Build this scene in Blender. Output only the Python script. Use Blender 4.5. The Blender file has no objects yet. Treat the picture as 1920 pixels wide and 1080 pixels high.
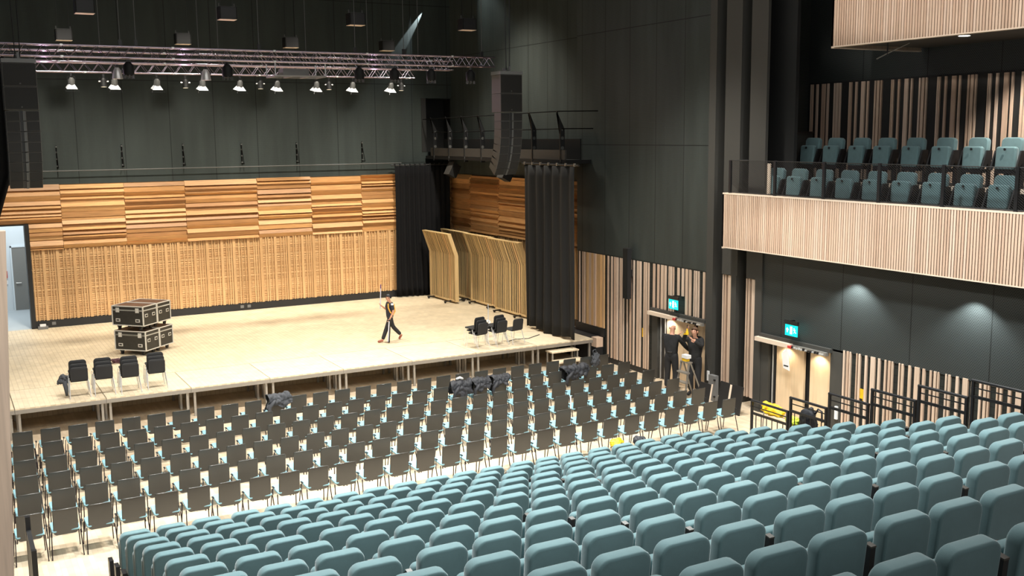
import bpy, bmesh, math, random
from mathutils import Vector, Matrix, Euler
PI = math.pi
C = bpy.context.scene.collection
rnd = random.Random(7)

# ------------------------------------------------------------------ camera
F_PX, YAW, PIT, ROLL = 1950.91, 0.504695, 0.146821, -0.009943
CAM = Vector((-1.22885, -26.10835, 6.94281))
def setup_camera():
    cd = bpy.data.cameras.new('camera'); co = bpy.data.objects.new('camera', cd); C.objects.link(co)
    fw = Vector((math.sin(YAW)*math.cos(PIT), math.cos(YAW)*math.cos(PIT), -math.sin(PIT)))
    rr = Vector((math.cos(YAW), -math.sin(YAW), 0)); up = rr.cross(fw)
    c, s = math.cos(ROLL), math.sin(ROLL)
    r2 = c*rr + s*up; u2 = -s*rr + c*up
    m = Matrix(((r2.x, u2.x, -fw.x, CAM.x), (r2.y, u2.y, -fw.y, CAM.y), (r2.z, u2.z, -fw.z, CAM.z), (0, 0, 0, 1)))
    co.matrix_world = m
    cd.sensor_width = 36; cd.lens = 36*F_PX/1920; cd.clip_end = 200
    bpy.context.scene.camera = co
    return r2, u2, fw
_R, _U, _FW = setup_camera()
def project(p):                      # only used to leave out seats wholly outside the photograph
    d = Vector(p) - CAM; z = d.dot(_FW)
    if z < .3: return (-9999, -9999)
    return (960 + F_PX*d.dot(_R)/z, 540 - F_PX*d.dot(_U)/z)

# ------------------------------------------------------------------ materials
M = {}
def mat(name, col, rough=.6, metal=0., spec=.5, emit=None, estr=0., bump=0., bscale=40, noise=0., nscale=6., stretch=(1,1,1), sheen=0.):
    m = bpy.data.materials.new(name); m.use_nodes = True
    nt = m.node_tree; b = nt.nodes['Principled BSDF']
    b.inputs['Base Color'].default_value = (*col, 1); b.inputs['Roughness'].default_value = rough
    b.inputs['Metallic'].default_value = metal; b.inputs['Specular IOR Level'].default_value = spec
    if sheen: b.inputs['Sheen Weight'].default_value = sheen; b.inputs['Sheen Roughness'].default_value = .4
    if emit: b.inputs['Emission Color'].default_value = (*emit, 1); b.inputs['Emission Strength'].default_value = estr
    if noise or bump:
        tc = nt.nodes.new('ShaderNodeTexCoord'); mp = nt.nodes.new('ShaderNodeMapping')
        mp.inputs['Scale'].default_value = stretch
        nt.links.new(tc.outputs['Object'], mp.inputs['Vector'])
        n = nt.nodes.new('ShaderNodeTexNoise'); n.inputs['Scale'].default_value = nscale; n.inputs['Detail'].default_value = 6
        nt.links.new(mp.outputs['Vector'], n.inputs['Vector'])
        if noise:
            r = nt.nodes.new('ShaderNodeValToRGB')
            r.color_ramp.elements[0].position = .3; r.color_ramp.elements[1].position = .7
            r.color_ramp.elements[0].color = (*[c*(1-noise) for c in col], 1)
            r.color_ramp.elements[1].color = (*[min(1, c*(1+noise)) for c in col], 1)
            nt.links.new(n.outputs['Fac'], r.inputs['Fac']); nt.links.new(r.outputs['Color'], b.inputs['Base Color'])
        if bump:
            n2 = nt.nodes.new('ShaderNodeTexNoise'); n2.inputs['Scale'].default_value = bscale
            nt.links.new(mp.outputs['Vector'], n2.inputs['Vector'])
            bp = nt.nodes.new('ShaderNodeBump'); bp.inputs['Strength'].default_value = bump; bp.inputs['Distance'].default_value = .02
            nt.links.new(n2.outputs['Fac'], bp.inputs['Height']); nt.links.new(bp.outputs['Normal'], b.inputs['Normal'])
    M[name] = m
    return m

def brick_mat(name, c1, c2, mortar, bw, rh, ms, axes='yz', rough=.7, offset=.5, seams=None, spec=.3, squash=1.0, noise=0.):
    """wall cloth / planks: a brick grid laid over two object axes (expanded metal, parquet, panel seams)"""
    m = bpy.data.materials.new(name); m.use_nodes = True
    nt = m.node_tree; b = nt.nodes['Principled BSDF']; b.inputs['Roughness'].default_value = rough
    b.inputs['Specular IOR Level'].default_value = spec
    tc = nt.nodes.new('ShaderNodeTexCoord'); sx = nt.nodes.new('ShaderNodeSeparateXYZ'); cx = nt.nodes.new('ShaderNodeCombineXYZ')
    nt.links.new(tc.outputs['Object'], sx.inputs[0])
    nt.links.new(sx.outputs[axes[0].upper()], cx.inputs['X']); nt.links.new(sx.outputs[axes[1].upper()], cx.inputs['Y'])
    br = nt.nodes.new('ShaderNodeTexBrick'); br.offset = offset
    br.inputs['Color1'].default_value = (*c1, 1); br.inputs['Color2'].default_value = (*c2, 1); br.inputs['Mortar'].default_value = (*mortar, 1)
    br.inputs['Scale'].default_value = 1; br.inputs['Brick Width'].default_value = bw; br.inputs['Row Height'].default_value = rh
    br.inputs['Mortar Size'].default_value = ms; br.inputs['Mortar Smooth'].default_value = .2; br.inputs['Bias'].default_value = 0
    nt.links.new(cx.outputs[0], br.inputs['Vector'])
    out = br.outputs['Color']
    if seams:
        b2 = nt.nodes.new('ShaderNodeTexBrick'); b2.offset = 0
        b2.inputs['Color1'].default_value = (1, 1, 1, 1); b2.inputs['Color2'].default_value = (.93, .93, .93, 1); b2.inputs['Mortar'].default_value = (.3, .3, .3, 1)
        b2.inputs['Scale'].default_value = 1; b2.inputs['Brick Width'].default_value = seams[0]; b2.inputs['Row Height'].default_value = seams[1]
        b2.inputs['Mortar Size'].default_value = .014; b2.inputs['Mortar Smooth'].default_value = .3
        nt.links.new(cx.outputs[0], b2.inputs['Vector'])
        mx = nt.nodes.new('ShaderNodeMix'); mx.data_type = 'RGBA'; mx.blend_type = 'MULTIPLY'; mx.inputs['Factor'].default_value = 1
        nt.links.new(out, mx.inputs['A']); nt.links.new(b2.outputs['Color'], mx.inputs['B']); out = mx.outputs['Result']
    if noise:
        n = nt.nodes.new('ShaderNodeTexNoise'); n.inputs['Scale'].default_value = 1.2; n.inputs['Detail'].default_value = 5
        mp = nt.nodes.new('ShaderNodeMapping'); mp.inputs['Scale'].default_value = (2.2, 2.2, .25)
        nt.links.new(tc.outputs['Object'], mp.inputs['Vector']); nt.links.new(mp.outputs['Vector'], n.inputs['Vector'])
        r = nt.nodes.new('ShaderNodeMapRange'); r.inputs['From Min'].default_value = .3; r.inputs['From Max'].default_value = .7
        r.inputs['To Min'].default_value = 1-noise; r.inputs['To Max'].default_value = 1+noise
        nt.links.new(n.outputs['Fac'], r.inputs['Value'])
        mx = nt.nodes.new('ShaderNodeMix'); mx.data_type = 'RGBA'; mx.blend_type = 'MULTIPLY'; mx.inputs['Factor'].default_value = 1
        nt.links.new(out, mx.inputs['A']); nt.links.new(r.outputs['Result'], mx.inputs['B']); out = mx.outputs['Result']
    nt.links.new(out, b.inputs['Base Color'])
    M[name] = m
    return m

brick_mat('parquet', (.60, .49, .36), (.50, .39, .27), (.46, .36, .25), .60, .09, .003, 'yx', rough=.35, spec=.5, noise=.12)
brick_mat('stage_boards', (.66, .555, .395), (.61, .51, .355), (.52, .42, .285), .40, .12, .010, 'yx', rough=.45, spec=.35, noise=.10)
brick_mat('deck_top', (.66, .56, .41), (.62, .52, .37), (.52, .43, .30), .33, .11, .006, 'yx', rough=.45, spec=.35, noise=.08)
mat('aluminium', (.34, .32, .29), .4, metal=.6)
mat('chrome', (.78, .77, .76), .32, metal=.6)
mat('truss_metal', (.40, .34, .42), .25, metal=1)
for i, c in enumerate([(.55, .29, .11), (.40, .20, .075), (.62, .35, .145)]):
    mat('oak_%d' % i, c, .5, noise=.22, nscale=3, stretch=(.6, .6, 14), bump=.0)
for i, c in enumerate([(.62, .38, .18), (.57, .34, .155), (.67, .43, .21)]):
    mat('oak_upright_%d' % i, c, .5, noise=.14, nscale=3, stretch=(14, 14, .5))
for i, c in enumerate([(.60, .44, .33), (.54, .38, .28), (.66, .50, .39)]):
    mat('ash_%d' % i, c, .5, noise=.12, nscale=3, stretch=(12, 12, .5))
mat('ash_groove', (.07, .045, .03), .8)
mat('oak_backing', (.50, .30, .135), .8)
mat('ash_trim', (.74, .60, .48), .45)
mat('shell_wood', (.64, .46, .23), .45, noise=.12, nscale=3, stretch=(14, 14, .6))
mat('shell_back', (.035, .03, .025), .8)
mat('door_wood', (.70, .53, .35), .4, noise=.08, nscale=2.5, stretch=(6, 6, .4))
brick_mat('dark_mesh_back', (.026, .034, .032), (.030, .039, .037), (.040, .050, .047), .05, .025, .006, 'xz', seams=(1.5, 2.95), noise=.16, rough=.6)
brick_mat('dark_mesh_side', (.022, .028, .026), (.026, .032, .029), (.048, .056, .052), .05, .025, .007, 'yz', seams=(1.25, 3.3), noise=.16, rough=.6)
brick_mat('expanded_mesh', (.004, .005, .005), (.005, .006, .006), (.048, .054, .053), .052, .030, .0095, 'yz', seams=(1.9, 30), rough=.5)
brick_mat('expanded_mesh_cross', (.006, .007, .007), (.008, .009, .009), (.06, .065, .06), .06, .034, .010, 'xz', rough=.5)
mat('wall_black', (.012, .012, .012), .7)
mat('pier_grey', (.045, .043, .038), .75)
brick_mat('black_board', (.018, .020, .018), (.021, .023, .020), (.004, .004, .004), 3.0, .16, .006, 'yz', offset=0)
mat('skirting_black', (.012, .012, .013), .5)
mat('paint_white', (.62, .68, .72), .6)
mat('corridor_floor', (.42, .46, .48), .5)
mat('grey_door', (.20, .20, .19), .5)
mat('black_metal', (.010, .010, .011), .4)
mat('black_plastic', (.013, .013, .014), .5)
mat('speaker_black', (.009, .009, .009), .6, spec=.25)
mat('speaker_side', (.045, .041, .037), .6, spec=.3)
mat('speaker_line', (.075, .075, .072), .5)
mat('chair_shell', (.036, .034, .030), .27, spec=.6)
mat('chair_pad', (.20, .37, .43), .85)
mat('chair_tube', (.045, .035, .040), .25, metal=.7)
mat('black_fabric', (.014, .014, .015), .9, noise=.3, nscale=9)
mat('black_upholstery', (.012, .012, .013), .75)
mat('drape', (.007, .007, .008), .9, spec=.15)
mat('drape_grey', (.017, .017, .0175), .85, spec=.2)
mat('teal', (.104, .178, .191), .9, sheen=.5, noise=.10, nscale=5, bump=.05, bscale=160)
mat('teal_dark', (.099, .172, .184), .9, sheen=.4, noise=.10, nscale=7)
mat('bronze_cap', (.06, .052, .045), .4)
mat('case_black', (.030, .028, .024), .45, noise=.15, nscale=8)
mat('case_lid', (.11, .055, .032), .5, noise=.3, nscale=5)
mat('case_edge', (.74, .72, .67), .4, metal=.2)
mat('white_plastic', (.80, .80, .80), .4)
mat('white_metal', (.55, .57, .60), .4)
mat('sign_teal', (.0, .35, .33), .4, emit=(.0, .62, .62), estr=1.3)
mat('sign_white', (.8, .9, .9), .4, emit=(.75, 1, 1), estr=1.5)
mat('lamp_glow', (1, 1, .95), .4, emit=(1, .97, .88), estr=12)
mat('warm_glow', (1, .9, .7), .4, emit=(1, .85, .6), estr=2.0)
mat('yellow', (.80, .48, .01), .6, noise=.15, nscale=6)
mat('hi_vis', (.62, .72, .05), .6)
mat('grey_cloth', (.045, .048, .055), .85, noise=.3, nscale=6)
mat('jacket', (.020, .021, .026), .7, noise=.35, nscale=10)
mat('skin', (.58, .30, .20), .5)
mat('hair_black', (.010, .010, .014), .5)
mat('hair_brown', (.10, .05, .025), .6)
mat('navy', (.018, .020, .035), .8)
mat('trousers', (.016, .016, .018), .85)
mat('shoe_brown', (.26, .07, .035), .5)
mat('harness', (.75, .38, .05), .6)
mat('red', (.55, .05, .04), .5)
mat('pole_white', (.62, .62, .72), .4)
mat('purple', (.10, .04, .20), .5)
mat('tier_black', (.016, .015, .015), .6)
mat('tier_carpet', (.10, .085, .07), .8)
mat('balcony_floor', (.52, .45, .36), .6)
mat('matt_black', (.004, .004, .004), .9, spec=.1)
mat('array_grille', (.020, .019, .018), .6, spec=.25)
mat('array_side', (.105, .096, .086), .6, spec=.3)
mat('net_black', (.013, .012, .012), .5)
mat('soffit', (.05, .043, .036), .8)
mat('grey_panel', (.16, .16, .16), .5)
mat('flower', (.09, .035, .045), .7)

# ------------------------------------------------------------------ mesh builder
class MB:
    def __init__(s): s.v = []; s.f = []; s.m = []; s.mi = 0
    def quad(s, *p):
        n = len(s.v); s.v += [tuple(q) for q in p]; s.f.append(tuple(range(n, n+len(p)))); s.m.append(s.mi)
    def box(s, x0, y0, z0, x1, y1, z1, mi=None, T=None):
        if mi is None: mi = s.mi
        n = len(s.v)
        ps = [Vector(q) for q in ((x0, y0, z0), (x1, y0, z0), (x1, y1, z0), (x0, y1, z0), (x0, y0, z1), (x1, y0, z1), (x1, y1, z1), (x0, y1, z1))]
        if T is not None: ps = [T @ q for q in ps]
        s.v += [tuple(q) for q in ps]
        for f in ((0, 3, 2, 1), (4, 5, 6, 7), (0, 1, 5, 4), (1, 2, 6, 5), (2, 3, 7, 6), (3, 0, 4, 7)):
            s.f.append(tuple(n+i for i in f)); s.m.append(mi)
        return s
    def cbox(s, c, d, mi=None, T=None):
        return s.box(c[0]-d[0]/2, c[1]-d[1]/2, c[2]-d[2]/2, c[0]+d[0]/2, c[1]+d[1]/2, c[2]+d[2]/2, mi, T)
    def bar(s, p, q, w, h=None, mi=None, up=(0, 0, 1)):
        p, q = Vector(p), Vector(q); d = q-p; L = d.length
        if L < 1e-6: return s
        d.normalize(); u = Vector(up)
        if abs(d.dot(u)) > .97: u = Vector((1, 0, 0))
        x = d.cross(u).normalized(); y = x.cross(d)
        T = Matrix(((x.x, d.x, y.x, p.x), (x.y, d.y, y.y, p.y), (x.z, d.z, y.z, p.z), (0, 0, 0, 1)))
        h = h or w
        return s.box(-w/2, 0, -h/2, w/2, L, h/2, mi, T)
    def tube(s, pts, r, n=8, mi=None, caps=True):
        if mi is None: mi = s.mi
        pts = [Vector(p) for p in pts]; k = len(pts); base = len(s.v)
        rs = r if isinstance(r, (list, tuple)) else [r]*k
        prev = None
        for i, p in enumerate(pts):
            d = (pts[min(i+1, k-1)] - pts[max(i-1, 0)]).normalized()
            if prev is None:
                u = Vector((0, 0, 1)) if abs(d.z) < .95 else Vector((1, 0, 0))
                x = d.cross(u).normalized()
            else:
                x = (prev - d*prev.dot(d)).normalized()
            prev = x; y = d.cross(x)
            for j in range(n):
                a = 2*PI*j/n; s.v.append(tuple(p + (x*math.cos(a)+y*math.sin(a))*rs[i]))
        for i in range(k-1):
            for j in range(n):
                a = base+i*n+j; b = base+i*n+(j+1) % n
                s.f.append((a, b, b+n, a+n)); s.m.append(mi)
        if caps:
            s.f.append(tuple(base+j for j in reversed(range(n)))); s.m.append(mi)
            s.f.append(tuple(base+(k-1)*n+j for j in range(n))); s.m.append(mi)
        return s
    def prism(s, prof, axis, lo, hi, mi=None, T=None):
        """prof: 2D points in the plane of the two other axes (cyclic order), extruded along axis"""
        if mi is None: mi = s.mi
        n = len(s.v); k = len(prof)
        def mk(a, b, t):
            return {'x': (t, a, b), 'y': (a, t, b), 'z': (a, b, t)}[axis]
        ps = [Vector(mk(a, b, lo)) for a, b in prof] + [Vector(mk(a, b, hi)) for a, b in prof]
        if T is not None: ps = [T @ q for q in ps]
        s.v += [tuple(q) for q in ps]
        s.f.append(tuple(n+i for i in range(k))); s.m.append(mi)
        s.f.append(tuple(n+k+i for i in reversed(range(k)))); s.m.append(mi)
        for i in range(k):
            j = (i+1) % k; s.f.append((n+i, n+k+i, n+k+j, n+j)); s.m.append(mi)
        return s
    def slab(s, w, h, t, rt, rb, bev=.02, curve=0., T=None, mi=None, seg=5):
        """cushion: rounded outline in XZ (x centred, z 0..h), thickness along Y (centred), soft edges"""
        if mi is None: mi = s.mi
        def outline(ins):
            pts = []
            for cx, cz, r, a0 in ((w/2-rb, rb, rb, -PI/2), (w/2-rt, h-rt, rt, 0), (-w/2+rt, h-rt, rt, PI/2), (-w/2+rb, rb, rb, PI)):
                for i in range(seg+1):
                    a = a0+i*PI/2/seg; rr = max(r-ins, .001)
                    pts.append((cx+rr*math.cos(a), cz+rr*math.sin(a)))
            return pts
        rings = [(bev*1.25, -t/2), (bev, -t/2), (bev*.55, -t/2+bev*.12), (bev*.2, -t/2+bev*.45), (0, -t/2+bev), (0, t/2-bev), (bev*.2, t/2-bev*.45), (bev*.55, t/2-bev*.12), (bev, t/2), (bev*1.25, t/2)]
        base = len(s.v); k = None
        for ins, y in rings:
            o = outline(ins); k = len(o)
            for x, z in o:
                p = Vector((x, y+curve*((2*x/w)**2), z))
                if T is not None: p = T @ p
                s.v.append(tuple(p))
        for i in range(len(rings)-1):
            for j in range(k):
                a = base+i*k+j; b = base+i*k+(j+1) % k
                s.f.append((a, a+k, b+k, b)[::-1]); s.m.append(mi)
        s.f.append(tuple(base+j for j in range(k))); s.m.append(mi)
        s.f.append(tuple(base+(len(rings)-1)*k+j for j in reversed(range(k)))); s.m.append(mi)
        return s
    def mesh(s, name, mats, smooth=False, angle=None):
        me = bpy.data.meshes.new(name); me.from_pydata(s.v, [], s.f)
        if isinstance(mats, str): mats = [mats]
        for m in mats: me.materials.append(M[m])
        for p, i in zip(me.polygons, s.m): p.material_index = i
        if smooth: me.polygons.foreach_set('use_smooth', [True]*len(me.polygons))
        bm = bmesh.new(); bm.from_mesh(me); bmesh.ops.recalc_face_normals(bm, faces=bm.faces)
        if angle:
            for e in bm.edges:
                if len(e.link_faces) == 2 and e.calc_face_angle(0) > angle: e.smooth = False
        bm.to_mesh(me); bm.free()
        if smooth:
            for p in me.polygons:
                if len(p.vertices) > 8: p.use_smooth = False
        me.update()
        return me
    def build(s, name, mats, parent=None, loc=(0, 0, 0), smooth=False, angle=None):
        o = bpy.data.objects.new(name, s.mesh(name, mats, smooth, angle)); C.objects.link(o); o.location = loc
        if parent is not None: o.parent = parent
        return o
def tag(o, label=None, cat=None, group=None, kind=None):
    if label: o['label'] = label
    if cat: o['category'] = cat
    if group: o['group'] = group
    if kind: o['kind'] = kind
    return o
def thing(name, label, cat, loc=(0, 0, 0), rz=0., group=None):
    o = bpy.data.objects.new(name, None); C.objects.link(o)
    o.location = loc; o.rotation_euler = (0, 0, rz); o.empty_display_size = .1
    return tag(o, label, cat, group)
def struct(name, mb, mats, parent=None):
    o = mb.build(name, mats, parent)
    if parent is None: o['kind'] = 'structure'
    return o
def kids(o): return [c for c in CH.get(o.name, [])]
def dup(root, loc, rz, label=None, group=None, skip=()):
    r = root.copy(); C.objects.link(r); r.location = loc; r.rotation_euler = (0, 0, rz)
    if label: r['label'] = label
    if group: r['group'] = group
    for ch in list(root.children):
        if ch.name.split('.')[0] in skip: continue
        c = ch.copy(); C.objects.link(c); c.parent = r
        for g in list(ch.children):
            d = g.copy(); C.objects.link(d); d.parent = c
    return r
ORD = ['first', 'second', 'third', 'fourth', 'fifth', 'sixth', 'seventh', 'eighth', 'ninth', 'tenth', 'eleventh', 'twelfth', 'thirteenth', 'fourteenth', 'fifteenth',
       'sixteenth', 'seventeenth', 'eighteenth', 'nineteenth', 'twentieth', 'twenty-first', 'twenty-second', 'twenty-third', 'twenty-fourth']
def rot(z): return Matrix.Rotation(z, 4, 'Z')
def disc(mb, c, nrm, r, n=12, mi=None):
    if mi is not None: mb.mi = mi
    nrm = Vector(nrm).normalized(); u = Vector((0, 0, 1)) if abs(nrm.z) < .9 else Vector((1, 0, 0))
    x = nrm.cross(u).normalized(); y = nrm.cross(x); c = Vector(c)
    mb.quad(*[c+(x*math.cos(2*PI*i/n)+y*math.sin(2*PI*i/n))*r for i in range(n)])

# ================================================================== SETTING
SZ = .75            # stage height
BW = 11.05          # back wall y
mb = MB(); mb.box(-4, -32, -.2, 20, 12, 0); struct('floor', mb, 'parquet')
mb = MB(); mb.box(-4, -32, 14.2, 20, 17, 14.5); struct('ceiling', mb, 'wall_black')
mb = MB(); mb.box(-3.2, -32, 0, -3.0, 2.2, 14.2); struct('wall_left', mb, 'dark_mesh_side')
mb = MB(); mb.box(-4, -32.2, 0, 20, -32, 14.2); struct('wall_rear', mb, 'dark_mesh_back')
# stage floor behind the loose decks
mb = MB(); mb.box(-1.0, 2.03, 0.0, 16.65, BW, SZ); struct('floor_stage', mb, 'stage_boards')
mb = MB(); mb.box(16.02, .30, .0, 16.62, 2.02, SZ-.01); struct('floor_stage_side', mb, 'tier_black')
# back wall: door opening x .47..1.26, z .75..4.15
DX0, DX1, DZ = .30, 1.26, 4.16
mb = MB(); mb.box(-1.0, BW, 5.46, 15.38, BW+.4, 14.2); mb.box(15.38, BW, 8.34, 16.9, BW+.4, 14.2)
mb.box(15.38, BW, 5.46, 16.9, BW+.4, 6.3)
wb = struct('wall_back', mb, 'dark_mesh_back')
mb = MB(); mb.box(DX1+.07, BW+.02, 0, 16.9, BW+.4, 5.46); mb.box(-1.0, BW+.02, DZ+.02, DX1+.07, BW+.4, 5.46); mb.box(-1, BW+.02, 0, DX0, BW+.4, DZ+.02)
struct('wall_back_lower', mb, 'oak_backing')
# dark recess of the gallery doorway high in the corner
mb = MB(); mb.box(15.38, BW+1.2, 6.2, 17, BW+1.3, 8.5); mb.box(15.28, BW+.4, 6.2, 15.38, BW+1.3, 8.5); mb.box(16.9, BW+.4, 6.2, 17, BW+1.3, 8.5); mb.box(15.3, BW+.4, 8.34, 17, BW+1.3, 8.5); mb.box(15.3, BW+.4, 6.2, 17, BW+1.3, 6.3)
mb.box(15.38, BW-.02, 6.3, 15.58, BW+.3, 8.34)
struct('wall_back_recess', mb, 'wall_black')
# horizontal oak boards, overlapping like wedges of random depth
def board_field(name, segs, z0, z1, axis, pos, sgn, seed):
    r = random.Random(seed); m = MB()
    for a0, a1, zlo in segs:
        z = z1 - r.uniform(-.02, .04)
        while z > zlo + .03:
            h = min(r.choice((.085, .11, .13, .15, .18)), z-zlo)
            dt, db = r.choice(((.16, .03), (.04, .16), (.03, .13), (.09, .08), (.05, .05), (.14, .06), (.05, .18), (.03, .15), (.04, .12)))
            mi = r.choice((0, 0, 1, 2))
            if axis == 'x':
                m.prism([(pos, z-h+.006), (pos+sgn*db, z-h+.006), (pos+sgn*dt, z), (pos, z)], 'x', a0+.004, a1-.004, mi)
            else:
                m.prism([(pos, z-h+.006), (pos+sgn*db, z-h+.006), (pos+sgn*dt, z), (pos, z)], 'y', a0+.004, a1-.004, mi)
            z -= h
    return m
segs = [(-.9, DX1+.1, DZ+.05)] + [(a, b, 3.34) for a, b in ((DX1+.1, 2.37), (2.37, 4.36), (4.36, 6.36), (6.36, 8.88), (8.88, 10.87), (10.87, 12.83), (12.83, 14.9), (14.9, 16.55))]
segs[0] = (-.9, 2.37, DZ+.05); segs[1] = (DX1+.1, 2.37, 3.34)
m1 = board_field('b', [segs[0]]+segs[2:], 3.34, 5.46, 'x', BW+.02, -1, 3)
m2 = board_field('b', [segs[1]], 3.34, DZ+.05, 'x', BW+.02, -1, 5)
n = len(m1.v); m1.v += m2.v; m1.f += [tuple(i+n for i in f) for f in m2.f]; m1.m += m2.m
struct('wall_back_boards', m1, ['oak_0', 'oak_1', 'oak_2'])
m1 = board_field('b', [(9.34, 10.98, 3.3), (7.07, 9.34, 3.3), (4.8, 7.07, 3.3), (2.5, 4.8, 3.3), (.3, 2.5, 3.3)], 3.3, 5.44, 'y', 16.67, -1, 11)
struct('wall_right_boards', m1, ['oak_0', 'oak_1', 'oak_2'])
# upright slats over a woven backing
r = random.Random(21); m = MB()
z = 1.02
while z < 3.3:
    h = r.choice((.03, .045, .06)); d = r.choice((.015, .02, .03))
    m.box(DX1+.1, BW+.02-d, z, 15.6, BW+.03, min(z+h, 3.32), r.choice((0, 1, 2))); z += h+r.choice((.012, .02, .03))
x = DX1+.12
while x < 15.5:
    for w, gap in ((.035, .05), (.035, .10), (.03, .06), (.09, .10), (.035, .045), (.03, .055), (.035, .03), (.10, .11)):
        if r.random() < .12: gap += .04
        m.box(x, BW-.045-(.015 if w > .06 else 0), .98+r.choice((0, .02)), x+w, BW+.03, 3.34, r.choice((0, 1, 2))); x += w+gap
        if x > 15.5: break
struct('wall_back_slats', m, ['oak_upright_0', 'oak_upright_1', 'oak_upright_2'])
mb = MB(); mb.box(DX1+.1, BW-.06, SZ, 16.6, BW+.02, 1.0); struct('baseboard_back', mb, 'skirting_black')
mb = MB(); mb.box(DX1-.03, BW-.05, SZ, DX1+.10, BW+.4, DZ+.05); mb.box(DX0-.1, BW-.02, DZ, DX1+.1, BW+.4, DZ+.04); struct('trim_1', mb, 'skirting_black')
# corridor seen through the stage door
mb = MB(); mb.box(-2.5, 15.6, 0, 3.2, 15.8, 6); mb.box(-2.7, BW+.4, 0, -2.5, 15.8, 6); mb.box(3.2, BW+.4, 0, 3.4, 15.8, 6); mb.box(-2.7, BW+.4, 5.9, 3.4, 15.8, 6.1)
struct('wall_corridor', mb, 'paint_white')
mb = MB(); mb.box(-2.5, BW, .5, 3.2, 15.6, SZ-.005); struct('floor_corridor', mb, 'corridor_floor')
mb = MB(); mb.box(1.05, 15.54, SZ, 2.05, 15.6, 3.05); d1 = struct('door_1', mb, 'grey_door')
m = MB(); m.tube([(1.14, 15.5, 1.75), (1.30, 15.5, 1.75)], .02); m.tube([(1.14, 15.5, 1.75), (1.14, 15.56, 1.75)], .03); m.build('handle', 'chrome', d1)
mb = MB(); mb.box(1.0, 15.52, SZ, 1.05, 15.6, 3.1); mb.box(1.0, 15.52, 3.05, 2.1, 15.6, 3.1); mb.build('door_casing', 'paint_white', d1)
mb = MB(); mb.box(.72, 15.55, 1.95, .86, 15.6, 2.2); o = mb.build('fire_alarm_box', 'red'); tag(o, 'small red alarm box on the white corridor wall', 'alarm box')
mb = MB(); mb.box(.74, 15.56, 1.72, .86, 15.6, 1.85); o = mb.build('light_switch', 'white_plastic'); tag(o, 'white switch under the red alarm box', 'switch')
# right wall: stage part, audience part
mb = MB(); mb.box(16.67, .2, 5.44, 16.95, BW+.1, 14.2); struct('wall_right_stage', mb, 'dark_mesh_side')
mb = MB(); mb.box(16.69, .2, 0, 16.95, BW+.1, 5.44); struct('wall_right_stage_lower', mb, 'ash_groove')
r = random.Random(4); m = MB(); y = .3
while y < 10.9:
    w = r.choice((.04, .06, .10)); m.box(16.58, y, 1.0, 16.7, y+w, 3.3, r.choice((0, 1, 2))); y += w+r.choice((.04, .06, .09))
struct('wall_right_stage_slats', m, ['oak_upright_0', 'oak_upright_1', 'oak_upright_2'])
XW = 16.40
mb = MB(); mb.box(XW+.02, -4.94, 3.28, 16.95, .2, 14.2); struct('wall_right', mb, 'dark_mesh_side')
mb = MB(); mb.box(XW+.02, .2, 3.28, 16.70, 1.55, 14.2); struct('wall_right_return', mb, 'dark_mesh_side')
D1A, D1B = -2.44, -4.80       # stage-side double door along y
mb = MB(); mb.box(XW+.035, D1A, 0, 16.95, 1.55, 3.28); mb.box(XW+.035, D1B, 2.0, 16.95, D1A, 3.28)
struct('wall_right_lower', mb, 'black_board')
mb = MB(); mb.box(XW+.02, -2.44, 0, XW+.1, 0, .17); mb.box(XW+.0, 0, SZ, XW+.1, 1.6, 1.02); struct('baseboard_right', mb, 'skirting_black')
def slats(m, y_hi, y_lo, z0, z1, pattern, period, x0=XW, depth=.025, rs=5, skip=None):
    r = random.Random(rs); y = y_hi
    while y > y_lo:
        for off, w in pattern:
            a = y-off
            if a-w < y_lo: continue
            zz0 = z0(a) if callable(z0) else z0
            if zz0 is None: continue
            m.box(x0, a-w, zz0, x0+depth+.03, a, z1, r.choice((0, 1, 2)))
        y -= period
PAT = [(0, .045), (.10, .06), (.19, .035), (.38, .03), (.45, .05), (.63, .06), (.79, .12), (.99, .06)]
m = MB()
def zlow(a):
    if D1B-.05 < a < D1A+.10: return 2.03
    return .17
ycur = [(-.17, .09), (-.36, .10), (-.52, .13), (-.66, .10), (-.82, .045), (-.90, .05), (-1.0, .04), (-1.18, .06), (-1.33, .10), (-1.5, .09), (-1.68, .13), (-1.82, .09), (-2.02, .06), (-2.11, .08), (-2.23, .05),
        (-2.46, .12), (-2.66, .12), (-2.83, .15), (-2.99, .11), (-3.18, .05), (-3.26, .08), (-3.37, .05), (-3.57, .11), (-3.76, .12), (-3.92, .14), (-4.08, .11), (-4.28, .05), (-4.36, .07), (-4.46, .05), (-4.66, .11), (-4.82, .06)]
for a, w in ycur:
    z0 = zlow(a)
    if -3.80 < a < -3.5: z0 = 2.52
    w *= .66; m.box(XW, a-w, z0, XW+.055, a, 3.28, rnd.choice((0, 1, 2)))
struct('wall_right_slats', m, ['ash_0', 'ash_1', 'ash_2'])
m = MB(); y = 1.52; r = random.Random(9)
while y > .02:
    w = r.choice((.05, .08, .12)); m.box(XW+r.choice((0, .02, .04)), max(y-w, .0), 1.02, XW+.11, y, 3.28, r.choice((0, 1, 2))); y -= w+r.choice((.006, .012, .02))
struct('wall_right_panel', m, ['oak_upright_0', 'oak_upright_1', 'ash_1'])
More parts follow.
